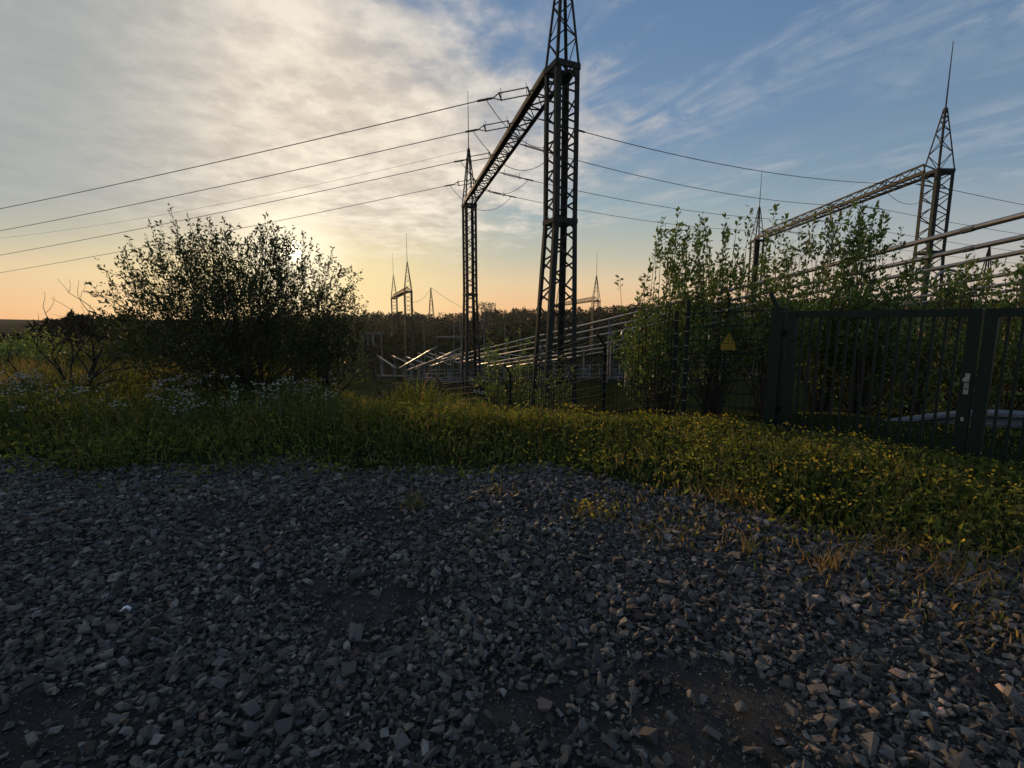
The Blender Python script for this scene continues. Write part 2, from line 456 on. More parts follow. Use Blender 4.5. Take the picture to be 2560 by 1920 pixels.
def insulator(p, dirv, label, group, L=2.3):
    """double long-rod strain string with arcing horns, yoke and dead-end clamp; returns clamp end"""
    dv = Vector(dirv).normalized(); sd = Vector((-dv.y, dv.x, 0)).normalized(); up = sd.cross(dv)*-1
    if up.z < 0: up = -up
    p = Vector(p)
    root = empty('insulator_string', p, label, 'insulator', group)
    a0, a1 = p+dv*.35, p+dv*(L*.68)
    for s in (-1, 1):
        prof = []
        n = 16; ln = (a1-a0).length
        for i in range(n):
            z = ln*i/n; prof += [(.022, z), (.045, z+ln/n*.35), (.022, z+ln/n*.7)]
        MB().lathe(a0+sd*(.16*s)+up*(.10*s), prof, 6, dv).part('insulator_rod', 'insul', root)
    y = MB()
    for q in (a0, a1):
        y.bar(q-sd*.2-up*.12, q+sd*.2+up*.12, .07, .03, dv)
    y.bar(p, a0, .05); y.bar(a1-sd*.16-up*.1, a1+dv*.4, .04); y.bar(a1+sd*.16+up*.1, a1+dv*.4, .04)
    y.part('yoke', 'wire', root)
    for q in (a0+dv*.1, a1-dv*.05):
        MB().tube([q-up*.2, q+up*.32, q+up*.42+dv*.05], .014, 4).part('arcing_horn', 'wire', root)
    end = a1+dv*(.4+L*.32)
    MB().tube([a1+dv*.35, a1+dv*.5, end-dv*.05, end], [.03,.055,.055,.03], 6).part('dead_end_clamp', 'insul', root)
    return end

ts = [(solve_y(y_, ZT)-yA)/(yB-yA) for y_ in (225, 307, 386, 450)]
tr_ = [(solve_y(y_, ZT)-yA)/(yB-yA) for y_ in (292, 356, 428, 474)]
left_end = [(0,522),(0,577),(0,638),(0,682)]
order = ['first', 'second', 'third', 'fourth']
rowname = ['next to the taller-looking column', 'second from the near column', 'third from the near column', 'next to the far column']
rowname[0] = 'next to the near column'
g2t = [.10, .34, .56, .78]
for i, t in enumerate(ts):
    pl = P1(t, -1, ZT-.05); pr = P1(tr_[i], 1, ZT-.05)
    # far end to the left: on the sight line of the picture's left edge, down the valley
    tgt_y = pl.y+.30*(abs(pl.x)+1.1*pl.y)*1.5
    e = at(left_end[i][0], left_end[i][1], tgt_y)
    far = pl+(e-pl)*1.9
    far.z = e.z+(e.z-pl.z)*.55
    dv = (e-pl); dv.z += 1.0
    ce = insulator(pl, dv, f'double insulator string over the valley side of the girder, {rowname[i]}', 'insulator strings on the portal girder', 2.7)
    c = ce.lerp(far, .5); n = 30
    s = max(0, (ce.lerp(far, (e-ce).length/(far-ce).length)).z-e.z)
    f0 = (e-ce).length/(far-ce).length
    cable('conductor', sag_pts(ce, far, s/(4*f0*(1-f0)), 30), .024, f'power line running over the big bush to the valley, {rowname[i]}', 'power line', 'conductors to the valley')
    q = P2(g2t[i], -1 if (pr-P2(.5,-1,ZT)).length < (pr-P2(.5,1,ZT)).length else 1, ZT+.1)
    dv2 = (q-pr); dv2.z -= 3.0
    cr = insulator(pr, dv2, f'double insulator string on the gate side of the girder, {rowname[i]}', 'insulator strings on the portal girder', 2.7)
    dq = (pr-q); dq.z -= 2.5
    cq = insulator(q, dq, f'insulator string facing the tall portal, {order[i]} along the portal behind the gate', 'insulator strings on the portal behind the gate', 2.7)
    cable('conductor', sag_pts(cr, cq, .55), .024, f'power line spanning between the two portals, {rowname[i]}', 'power line', 'conductors between the portals')
    # jumper below the girder
    cable('jumper_cable', sag_pts(ce-dv.normalized()*.5, cr-dv2.normalized()*.5, 1.6, 20), .02, f'slack jumper loop hanging under the girder, {rowname[i]}', 'jumper', 'jumper loops under the portal girder')
    q2 = P2(g2t[i], 1 if (pr-P2(.5,-1,ZT)).length < (pr-P2(.5,1,ZT)).length else -1, ZT+.1)
    o2 = Vector((1, .18, -.07))
    cw = insulator(q2, o2, f'insulator string on the far side, {order[i]} along the portal behind the gate', 'insulator strings on the portal behind the gate', 2.7)
    cable('conductor', sag_pts(cw, cw+Vector((60, 11, -3.5)), 1.0), .024, f'power line leaving to the hedge side, {order[i]} along the portal behind the gate', 'power line', 'conductors leaving the portal behind the gate')
    cable('jumper_cable', sag_pts(cq-dq.normalized()*.5, cw-o2.normalized()*.5, 1.5, 16), .02, f'jumper loop under the girder, {order[i]} along the portal behind the gate', 'jumper', 'jumper loops behind the gate')
# earth wire from the far spire of the tall portal
g0 = Vector((pB.x, pB.y, ZT+5.1)); e = at(0, 572, 70.); far = g0+(e-g0)*1.6; far.z = e.z-.8
cable('earth_wire', sag_pts(g0, far, 2.2, 30), .014, 'thin earth wire leaving the tip of the tall portal spire farther off', 'power line')

# ------------------------------------------------------------------ tubular busbars on posts
bus = []   # rows of (name, points in (px,py,depth), radius, label)
def tube_line(pts, r, label, posts=(), group='tubular busbars of the switchyard', mat='tube'):
    P = [at(*p) for p in pts]
    Q = []
    for a, b in zip(P[:-1], P[1:]): Q += [a.lerp(b, k/6) for k in range(6)]
    Q.append(P[-1])
    root = empty('busbar', P[0], label, 'busbar', group)
    MB().tube(Q, r, 8).part('tube', mat, root, smooth_shade=True)
    for f in np.linspace(.12, .95, 5):
        k = int(f*(len(Q)-1)); p = Q[k]; dd = (Q[min(k+1, len(Q)-1)]-Q[k-1]).normalized()
        MB().tube([p-dd*.18, p+dd*.18], r*1.15, 8).part('coupling', mat, root)
    for f in posts:
        k = f*(len(Q)-1); i = min(int(k), len(Q)-2); p = Q[i].lerp(Q[i+1], k-i)
        support(p, r, label)
def support(p, r, label):
    z0 = hz(p.x, p.y)
    root = empty('busbar_support', (p.x, p.y, z0), None, 'busbar support', 'busbar posts of the switchyard')
    root['label'] = 'steel post with grey insulator holding up a busbar tube in the switchyard'
    zi = max(z0+.3, p.z-r-1.3)
    m = MB(); m.bar((p.x, p.y, z0-.3), (p.x, p.y, zi), .10, .10, (0,1,0)); m.bar((p.x-.2, p.y, zi), (p.x+.2, p.y, zi), .2, .05, (0,1,0)); m.part('post', 'galv', root)
    prof = []
    L = p.z-r-zi
    for i in range(8): prof += [(.045, L*i/8), (.08, L*(i+.4)/8), (.045, L*(i+.8)/8)]
    MB().lathe((p.x, p.y, zi), prof, 8).part('insulator', 'porcel', root)
    MB().bar((p.x, p.y, p.z-r*1.05), (p.x, p.y, p.z-r-.12), .16, .16, (1,0,0)).part('clamp', 'galv', root)

near = 'near triple running from above the gate down to the valley'
tube_line([(2760,478,13),(2560,537,15),(1990,685,24),(1385,831,45),(1075,905,72)], .10, 'topmost busbar tube of the near triple, sloping from above the gate to the valley', (.56,.66,.77,.9))
tube_line([(2760,545,15),(2560,592,17),(1990,715,27),(1385,846,48),(1110,905,74)], .10, 'middle busbar tube of the near triple, sloping from above the gate to the valley', (.56,.66,.77,.9))
tube_line([(2760,588,17),(2560,629,19.5),(1990,740,30),(1385,861,51),(1150,905,76)], .10, 'lowest busbar tube of the near triple, sloping from above the gate to the valley', (.56,.66,.77,.9))
tube_line([(2760,650,19),(2560,679,22),(1990,770,34),(1460,868,52),(1190,912,78)], .09, 'topmost busbar tube of the second triple, lower behind the gate', (.25,.5,.75))
tube_line([(2760,678,21),(2560,704,24),(1990,786,36),(1460,878,54),(1220,915,80)], .09, 'middle busbar tube of the second triple, lower behind the gate', (.25,.5,.75))
tube_line([(2760,700,23),(2560,722,26),(1990,798,38),(1460,888,56),(1260,918,82)], .09, 'lowest busbar tube of the second triple, lower behind the gate', (.25,.5,.75))
# short tubes crossing in the valley
cross = [((945,890,84),(992,921,76)),((982,890,86),(1036,914,78)),((1018,893,88),(1078,915,80)),((1046,883,92),(1128,913,84)),
         ((1073,883,94),(1160,912,86)),((1100,882,97),(1215,911,88)),((1135,884,98),(1275,910,92)),((1190,880,100),(1330,908,94)),
         ((1260,884,104),(1400,906,96))]
for i, (a, b) in enumerate(cross):
    tube_line([a, b], .13, 'short busbar tube in the valley, falling towards the tall portal', (.1,.9))
rise = [((1000,920,72),(1092,867,60)),((1040,922,74),(1154,870,62)),((1078,915,70),(1226,867,58)),((1020,925,70),(1130,885,62)),((1160,905,66),(1240,885,58))]
for i, (a, b) in enumerate(rise):
    tube_line([a, b], .13, 'short busbar tube in the valley, rising towards the willow shrubs', (.1,.55,.97))
lowp = [((1390,915,46),(1640,912,44)),((1380,925,45),(1650,922,43)),((1380,937,43),(1640,935,41)),((1390,943,42),(1560,946,40)),
        ((1060,935,62),(1240,930,60)),((1060,945,60),(1250,942,58)),((1090,955,58),(1250,952,56)),((1080,925,66),(1230,922,64)),((1640,905,40),(1900,898,36))]
for i, (a, b) in enumerate(lowp):
    tube_line([a, b], .07, ['low level pipe beyond the mesh fence, behind the kinked fence post','low level pipe in the valley behind the far column of the tall portal'][4 <= i < 8], (.05,.35,.65,.95), 'low pipes of the switchyard', 'galv')

# apparatus frames in the valley
def eq_frame(px, py, Y, wid, label):
    p = at(px, py, Y); z0 = hz(p.x, p.y); z1 = p.z
    root = empty('disconnector_switch', (p.x, p.y, z0), label, 'switch', 'disconnector switches of the switchyard')
    for s in (-1, 1):
        MB().bar((p.x+s*wid*.42, p.y, z0-.3), (p.x+s*wid*.42, p.y, z1), .16, .16, (0,1,0)).part('leg', 'galv', root)
    MB().bar((p.x-wid/2, p.y, z1), (p.x+wid/2, p.y, z1), .2, .2).part('beam', 'galv', root)
    for s in (-.8, 0, .8):
        prof = []
        for i in range(7): prof += [(.08, .1+.2*i), (.14, .17+.2*i), (.08, .24+.2*i)]
        MB().lathe((p.x+s*wid/2*.9, p.y, z1), prof, 7).part('insulator', 'porcel', root)
for i, (px, py, Y, wd) in enumerate([(985,940,70,5),(1060,948,66,5),(1125,950,63,5),(1195,950,60,5),(1420,955,48,4),(1500,958,45,4),(1590,960,42,4),(1290,945,56,4)]):
    eq_frame(px, py, Y, wd, 'low switch stand with two legs and three insulators in the switchyard')

def lattice_pole(name, px, pyt, Y, w0, w1, label, cat, zb=None):
    p = at(px, pyt, Y); z0 = hz(p.x, p.y)
    root = empty(name, (p.x, p.y, z0), label, cat)
    u, v = Vector((.8,.6,0)), Vector((.6,-.8,0))
    b = MB(); frame_ring(b, (p.x, p.y), p.z-.1, w1/2, w1/2, u, v, .14); bo = b.part('head_frame', 'steel', root)
    lattice_box(root, root, [(z0-.2, (w0/2,)*4, (p.x, p.y)), (p.z, (w1/2,)*4, (p.x, p.y))], u, v, .13, .03, .05, .9, False)
    return root, p
# bushing support beside the bush
r, p = lattice_pole('apparatus_tower', 922, 862, 62., 2.2, 1.9, 'short lattice tower topped with upright insulators beside the big bush', 'tower')
m = MB(); m.bar((p.x-1.6, p.y, p.z+1.5), (p.x+1.6, p.y, p.z+1.5), .22, .15); m.part('head_beam', 'galv', r)
for s in (-.7, -.1, .6):
    prof = []
    for i in range(6): prof += [(.10, .25*i), (.17, .08+.25*i), (.10, .17+.25*i)]
    MB().lathe((p.x+s, p.y, p.z), prof, 7).part('insulator', 'porcel', r)
# H-shaped portal with flat head
p = at(1143, 838, 80.); z0 = hz(p.x, p.y)
r = empty('wooden_portal', (p.x, p.y, z0), 'slim A-shaped post pair with a pale flat cross arm in the valley', 'pole')
for s in (-.9, .9): MB().bar((p.x+s, p.y, z0-.3), (p.x+s*.5, p.y, p.z+2.6), .2, .2, (0,1,0)).part('post', 'galv', r)
MB().bar((p.x-3.4, p.y, p.z-.3), (p.x+4.2, p.y-2, p.z-.2), .7, .25, (.3,1,0)).part('cross_arm', 'galv', r)
for i, (px, pyt, Y, nm) in enumerate([(1210,783,85,'beside the far column of the tall portal'),(1262,805,95,'half way between the two columns of the tall portal'),(1300,802,100,'close to the near column of the tall portal'),(1059,795,90,'left of the far pylon'),(953,830,95,'beside the distant portal')]):
    p = at(px, pyt, Y); z0 = hz(p.x, p.y)
    r = empty('lightning_pole', (p.x, p.y, z0), f'slim steel pole in the valley, {nm}', 'pole', 'slim poles in the switchyard')
    MB().tube([(p.x, p.y, z0-.3), (p.x, p.y, p.z*.5+z0*.5), (p.x, p.y, p.z)], [.16,.12,.06], 7).part('pole', 'galv', r)
    MB().bar((p.x, p.y, z0-.3), (p.x, p.y, z0+.4), .6).part('footing', 'conc', r)

def pylon(px, pyt, Y, H, label, arms):
    p = at(px, pyt, Y); z0 = p.z-H; c = (p.x, p.y)
    root = empty('pylon', (p.x, p.y, z0), label, 'pylon')
    u, v = Vector((.93,.36,0)), Vector((.36,-.93,0))
    bb = MB(); frame_ring(bb, c, p.z-.32*H, .9, .9, u, v, .25); body = bb.part('body', 'steel', root)
    lattice_box(root, body, [(z0, (2.2,)*4, c), (p.z-.32*H, (.9,)*4, c), (p.z, (.1,)*4, c)], u, v, .14, .05, .06, 1.2, False)
    for f, L in arms:
        z = p.z-f*H
        for s in (-1, 1):
            m = MB(); tip = Vector((p.x, p.y, z))+u*(s*L)
            for q in (-1, 1):
                m.bar(Vector((p.x, p.y, z))+v*(.8*q), tip, .16); m.bar(Vector((p.x, p.y, z+1.2))+v*(.6*q), tip, .12)
            m.part('cross_arm', 'steel', root)
    return p, u
p, u = pylon(1077, 719, 150., 32., 'far lattice pylon between the distant portal and the tall portal', ((.33,3.2),(.62,5.0)))
for k, (dxx, zz) in enumerate(((0,0),(-3.2,-10.5),(3.2,-10.5))):
    a = p+u*dxx+Vector((0,0,zz))
    cable('conductor', sag_pts(a, at(1240, 800+k*8, 175.), 1.5), .05, ['thin top wire','lower wire on the bush side','lower wire on the sapling side'][k]+' running from the far pylon behind the tall portal', 'power line', 'wires of the far pylon')
    cable('conductor', sag_pts(a, at(1030, 755+k*10, 95.), 1.2), .04, ['thin top wire','lower wire on the bush side','lower wire on the sapling side'][k]+' running from the far pylon to the distant portal', 'power line', 'wires of the far pylon')
pylon(2474, 617, 95., 26., 'far pale lattice pylon peeking over the hedge behind the gate', ((.3,4.5),(.55,5.5)))
p = at(1605, 742, 380.)
r = empty('antenna_mast', (p.x, p.y, hz(p.x, p.y)), 'thin mast on the wooded ridge next to the willow shrubs', 'mast')
MB().tube([(p.x, p.y, hz(p.x, p.y)-.5), (p.x, p.y, p.z)], [.35,.15], 6).part('pole', 'wire', r)
MB().tube([(p.x, p.y, p.z-6), (p.x, p.y, p.z-4.5)], [.5,.5], 8).part('antenna', 'wire', r)
for px, py, Y, R_, lab in ((2112,706,22.,.55,'post insulator with a corona ring behind the gate, showing over the hedge'),(1570,836,30.,.38,'post insulator with a small corona ring behind the mesh fence')):
    px = 2370 if px == 2112 else px
    p = at(px, py, Y); z0 = hz(p.x, p.y)
    r = empty('ring_insulator', (p.x, p.y, z0), lab, 'insulator')
    MB().bar((p.x, p.y, z0-.3), (p.x, p.y, p.z-2.2), .2).part('post', 'galv', r)
    prof = []
    for i in range(9): prof += [(.08, .22*i), (.14, .08+.22*i), (.08, .15+.22*i)]
    MB().lathe((p.x, p.y, p.z-2.2), prof, 8).part('insulator', 'porcel', r)
    MB().ring(p, R_, .06, 24, 6, (.2,1,0)).part('corona_ring', 'tube', r, smooth_shade=True)

# ------------------------------------------------------------------ gate
zb = -.10
g0 = at(1952, 1078, solve_y(1078, zb)); g1 = at(2408, 1160, solve_y(1160, zb))
gd = (g1-g0); gd.z = 0; LEAF = gd.length; gd.normalize(); gn = Vector((-gd.y, gd.x, 0))
if gn.dot(-g0) < 0: gn = -gn          # towards the camera side
GH = 1.94
def gate_post(p, label):
    root = empty('gate_post', (p.x, p.y, zb-.1), label, 'post')
    MB().bar((p.x, p.y, zb-.4), (p.x, p.y, zb+GH+.05), .18, .18, gd).part('post', 'gate', root)
    MB().bar((p.x, p.y, zb+GH+.05), (p.x, p.y, zb+GH+.06), .19, .19, gd).part('cap', 'gate', root)
    d2 = (-gd*.16+Vector((0,0,.30)))
    MB().bar(Vector((p.x, p.y, zb+GH)), Vector((p.x, p.y, zb+GH))+d2, .05, .05, gn).part('barbed_wire_arm', 'fence', root)
    for z in (.35, GH-.35):
        MB().tube([(p.x+gd.x*.11, p.y+gd.y*.11, zb+z-.05), (p.x+gd.x*.11, p.y+gd.y*.11, zb+z+.05)], .025, 8).part('hinge', 'gate', root)
gate_post(g0-gd*.16, 'dark green square gate post between the mesh fence and the gate')
def leaf(p, q, label, lock):
    root = empty('gate_leaf', (p.x, p.y, zb), label, 'gate', 'leaves of the green bar gate')
    Z = lambda a, z: Vector((a.x, a.y, zb+z))
    for a in (p+gd*.06, q-gd*.06): MB().bar(Z(a,0), Z(a,GH), .12, .10, gd).part('stile', 'gate', root)
    MB().bar(Z(p+gd*.12, .04), Z(q-gd*.12, .04), .08, .08, (0,0,1)).part('bottom_rail', 'gate', root)
    MB().bar(Z(p+gd*.12, GH-.05), Z(q-gd*.12, GH-.05), .10, .08, (0,0,1)).part('top_rail', 'gate', root)
    n = 16; L = (q-p).length-.24
    me = MB().bar((0,0,.08), (0,0,GH-.10), .028, .028, gd).mesh('bar')
    for i in range(n):
        o = link_mesh('bar', me, 'gate', root, (p-Vector(root.location)+gd*(.12+L*(i+.7)/(n+.4)))*1.0)
        o.location.z = 0
    # toothed spikes along the top
    if lock:
        c = Z(q-gd*.055, 1.02)+gn*.055
        MB().bar(c-Vector((0,0,.13)), c+Vector((0,0,.13)), .045, .012, gd).part('lock_plate', 'alu', root)
        hub = MB(); hub.tube([c+Vector((0,0,.05)), c+Vector((0,0,.05))+gn*.05], [.022,.020], 10); hub.lathe(c+Vector((0,0,.05))+gn*.05, [(.022,0),(.034,.01),(.034,.03),(.02,.042)], 12, gn)
        hub.part('knob', 'alu', root)
        MB().tube([c-Vector((0,0,.06)), c-Vector((0,0,.06))+gn*.012], .012, 8).part('keyhole', 'black', root)
        b = Z(q-gd*.055, 1.07)-gn*.09
        MB().tube([b+gn*.02, b, b+gd*.14], .010, 6).part('lever', 'alu', root)
        MB().bar(Z(q-gd*.055, .55)+gn*.052, Z(q-gd*.055, .60)+gn*.052, .03, .012, gd).part('drop_bolt', 'alu', root)
p1 = g0.copy(); q1 = g1.copy()
leaf(p1, q1, 'dark green bar gate leaf with a pale door knob plate next to the gate post', True)
p2 = q1+gd*.025; q2 = p2+gd*LEAF
leaf(p2, q2, 'second dark green bar gate leaf, cut off beyond the knob', False)
gate_post(q2+gd*.16, 'gate post holding the second gate leaf beyond the knob')

# guardrail behind the gate
def guardrail():
    pts = [at(1935,1112,8.9), at(2030,1093,8.7), at(2180,1074,8.3), at(2320,1056,7.9), at(2420,1048,7.55), at(2520,1050,7.2), at(2680,1062,6.9)]
    Q = []
    for i in range(len(pts)-1):
        a = pts[max(i-1,0)]; b = pts[i]; c = pts[i+1]; dd = pts[min(i+2, len(pts)-1)]
        for k in range(6):
            t = k/6; Q.append(.5*((2*b)+(c-a)*t+(2*a-5*b+4*c-dd)*t*t+(3*b-a-3*c+dd)*t*t*t))
    Q.append(pts[-1])
    root = empty('guardrail', Q[0], 'grey steel crash barrier beam curving behind the gate bars', 'guardrail')
    prof = [(-.155,0),(-.14,.03),(-.11,.075),(-.06,.08),(-.03,.02),(0,.0),(.03,.02),(.06,.08),(.11,.075),(.14,.03),(.155,0)]
    vs = []; fs = []; n = len(prof)
    for i, p in enumerate(Q):
        t = (Q[min(i+1,len(Q)-1)]-Q[max(i-1,0)]); t.z = 0; t.normalize(); nn = Vector((t.y,-t.x,0))
        if nn.dot(-Vector((p.x,p.y,0))) < 0: nn = -nn
        for s in (0, .006):
            for z, o in prof: vs.append(p+Vector((0,0,z))+nn*(o-s))
    for i in range(len(Q)-1):
        a, b = i*2*n, (i+1)*2*n
        for k in range(n-1):
            fs.append((a+k, a+k+1, b+k+1, b+k)); fs.append((a+n+k, b+n+k, b+n+k+1, a+n+k+1))
        fs.append((a, b, b+n, a+n)); fs.append((a+n-1, a+2*n-1, b+2*n-1, b+n-1))
    MB().add(vs, fs).part('beam', 'rail', root)
    for i in range(9, len(Q), 7):
        p = Q[i]; t = (Q[min(i+1,len(Q)-1)]-Q[i-1]).normalized(); nn = Vector((t.y,-t.x,0)); nn = nn if nn.dot(-p) > 0 else -nn
        MB().bar(p-nn*.07-Vector((0,0,.9)), p-nn*.07+Vector((0,0,.1)), .1, .05, t).part('post', 'rail', root)
guardrail()

# ------------------------------------------------------------------ mesh fences
def wire_panel(root, a0, a1, b0, b1, nh, sp, par=None):
    """horizontal wires and vertical wires of one welded panel between two posts (feet a0,b0, heads a1,b1)"""
    for i in range(nh):
        t = .03+.95*i/(nh-1)
        MB().tube([a0.lerp(a1, t), b0.lerp(b1, t)], .009, 4).part('horizontal_wire', 'fence', root, par)
    m = MB(); n = max(3, int((b0-a0).length/sp))
    for k in range(1, n):
        f = k/n; m.tube([a0.lerp(b0, f), a1.lerp(b1, f)], .0065, 3, False)
    o = m.part('vertical_wires', 'fence', root, par); o['kind'] = 'stuff'
def post_at(px_t, py_t, px_b, Y, H, r=.03):
    top = at(px_t, py_t, Y); bot = Vector((top.x, top.y, top.z-H)); return bot, top
fA = post_at(1722, 750, 1715, 8.5, 2.25); fB = post_at(1692, 778, 1685, 8.75, 2.1)
gp = g0-gd*.30
root = empty('mesh_fence', (fA[0].x, fA[0].y, fA[0].z), 'short green wire mesh fence panel between the gate post and a straight post', 'fence')
MB().tube([fA[0]-Vector((0,0,.3)), fA[1]], .040, 8).part('post', 'fence', root)
wire_panel(root, fA[0]+Vector((0,0,.05)), fA[0]+Vector((0,0,2.05)), Vector((gp.x, gp.y, zb+.05)), Vector((gp.x, gp.y, zb+2.0)), 9, .10)
for z in np.linspace(.2, 1.95, 8):
    MB().bar(fA[0]+Vector((-.05,-.03,z)), fA[0]+Vector((.02,-.04,z)), .010, .010).part('clip', 'alu', root)

root = empty('mesh_fence', fB[0], 'long green wire mesh fence with kinked posts running down the bank', 'fence')
posts = [(fB[0], fB[1], None)]
for px, py, Y, H in ((1512,868,11.0,1.85),(1276,936,14.2,1.8),(1100,958,17.4,1.8),(950,984,20.6,1.8),(815,1008,24.0,1.8)):
    b, t = post_at(px, py, px, Y, H); b.z = min(b.z, hz(b.x, b.y)+.05); posts.append((b, t, Y))
prevarm = None
for i, (b, t, Y) in enumerate(posts):
    MB().tube([b-Vector((0,0,.4)), t], .040, 8).part('post', 'fence', root)
    if i:
        arm = t+Vector((-.20,-.05,.32))
        MB().tube([t-Vector((0,0,.03)), t+Vector((0,0,.03)), arm], [.034,.034,.03], 8).part('kinked_arm', 'fence', root)
        a, bb = posts[i-1][0], b
        h0 = posts[i-1][1]-posts[i-1][0]
        wire_panel(root, posts[i-1][0]+Vector((0,0,.1)), posts[i-1][1], b+Vector((0,0,.1)), t, 9, .11 if i < 3 else .2)
        if prevarm is not None:
            for f in (.35, .68, 1.0):
                p0 = posts[i-1][1].lerp(prevarm, f); q0 = t.lerp(arm, f)
                MB().tube(sag_pts(p0, q0, .05, 6), .007, 3, False).part('barbed_wire', 'galv', root)
        prevarm = arm
    for z in np.linspace(.25, .92, 7):
        p = b.lerp(t, z); MB().bar(p+Vector((-.04,-.035,0)), p+Vector((.03,-.04,0)), .010, .010).part('clip', 'alu', root)

# warning sign on the short panel
fd = (Vector((gp.x, gp.y, 0))-Vector((fA[0].x, fA[0].y, 0))); fd.normalize(); fn = Vector((fd.y, -fd.x, 0)); fn = fn if fn.y < 0 else -fn
# intersect the sight line with the panel plane
dv = at(1821, 860, 1.)-Vector((0,0,EYE)); o_ = Vector((0,0,EYE)); s = (fA[0]-o_).dot(fn)/dv.dot(fn); sp = o_+dv*s+fn*.02
root = empty('warning_sign', sp, 'yellow warning sign with lightning triangle above a text plate on the mesh fence', 'sign')
Zv = Vector((0,0,1))
def sheet(poly, off, name, mat, th=.002, par=None):
    n = len(poly); vs = [sp+(fd*x+Zv*z)*.88+fn*off for x, z in poly]+[sp+(fd*x+Zv*z)*.88+fn*(off-th) for x, z in poly]
    fs = [tuple(range(n)), tuple(range(2*n-1, n-1, -1))]+[(i, (i+1) % n, n+(i+1) % n, n+i) for i in range(n)]
    return MB().add(vs, fs).part(name, mat, root, par)
pl = sheet([(-.125,-.115),(.125,-.115),(.125,-.005),(-.125,-.005)], .004, 'text_plate', 'yellow')
tp = sheet([(-.125,.0),(.125,.0),(.012,.20),(-.012,.20)], .004, 'triangle_plate', 'yellow')
sheet([(-.098,.008),(.098,.008),(0,.180)], .0065, 'triangle_border', 'black', .002, tp)
sheet([(-.078,.020),(.078,.020),(0,.156)], .009, 'triangle_field', 'yellow', .002, tp)
sheet([(.012,.125),(-.024,.076),(-.004,.080),(-.012,.044),(-.018,.046),(-.004,.026),(.006,.050),(-.001,.047),(.020,.090),(.000,.086)], .0115, 'lightning_bolt', 'black', .002, tp)
for txt, z in (('Hochspannung', -.050), ('Lebensgefahr', -.092)):
    cu = bpy.data.curves.new('lettering', 'FONT'); cu.body = txt; cu.size = .036; cu.align_x = 'CENTER'; cu.extrude = .0005
    tob = bpy.data.objects.new('lettering', cu); COL.objects.link(tob)
    bpy.context.view_layer.update()
    me = bpy.data.meshes.new_from_object(tob.evaluated_get(bpy.context.evaluated_depsgraph_get()))
    bpy.data.objects.remove(tob)
    for vtx in me.vertices:
        c = (fd*vtx.co.x+Zv*(vtx.co.y+z))*.88+fn*(.0062+vtx.co.z); vtx.co = c
    me.materials.clear(); link_mesh('lettering', me, 'black', pl)

# ------------------------------------------------------------------ vegetation
def unit(a): return a/np.maximum(np.linalg.norm(a, axis=-1, keepdims=True), 1e-9)
def leaf_mesh(name, P, D, L, ratio, tint, R):
    n = len(P); D = unit(D)
    S = unit(np.cross(D, unit(R.normal(size=(n,3)))+np.array([0,0,.6]))); N = np.cross(S, D)
    L = L[:, None]; w = L*ratio
    mid = P+D*L*.48+N*L*.06
    V = np.stack([P, mid+S*w-N*w*.25, P+D*L-N*L*.10, mid-S*w-N*w*.25], 1).reshape(-1, 3)
    F = np.arange(4*n).reshape(-1, 4)
    return np_mesh(name, V, F, tint)
def leaf_tint(n, R, warm=0.):
    b = R.uniform(.6, 1.35, n)[:, None]
    return b*(np.array([1,1,1])+R.uniform(-1, 1, (n,1))*np.array([.18,.04,-.10])+warm*np.array([.5,.18,-.1]))

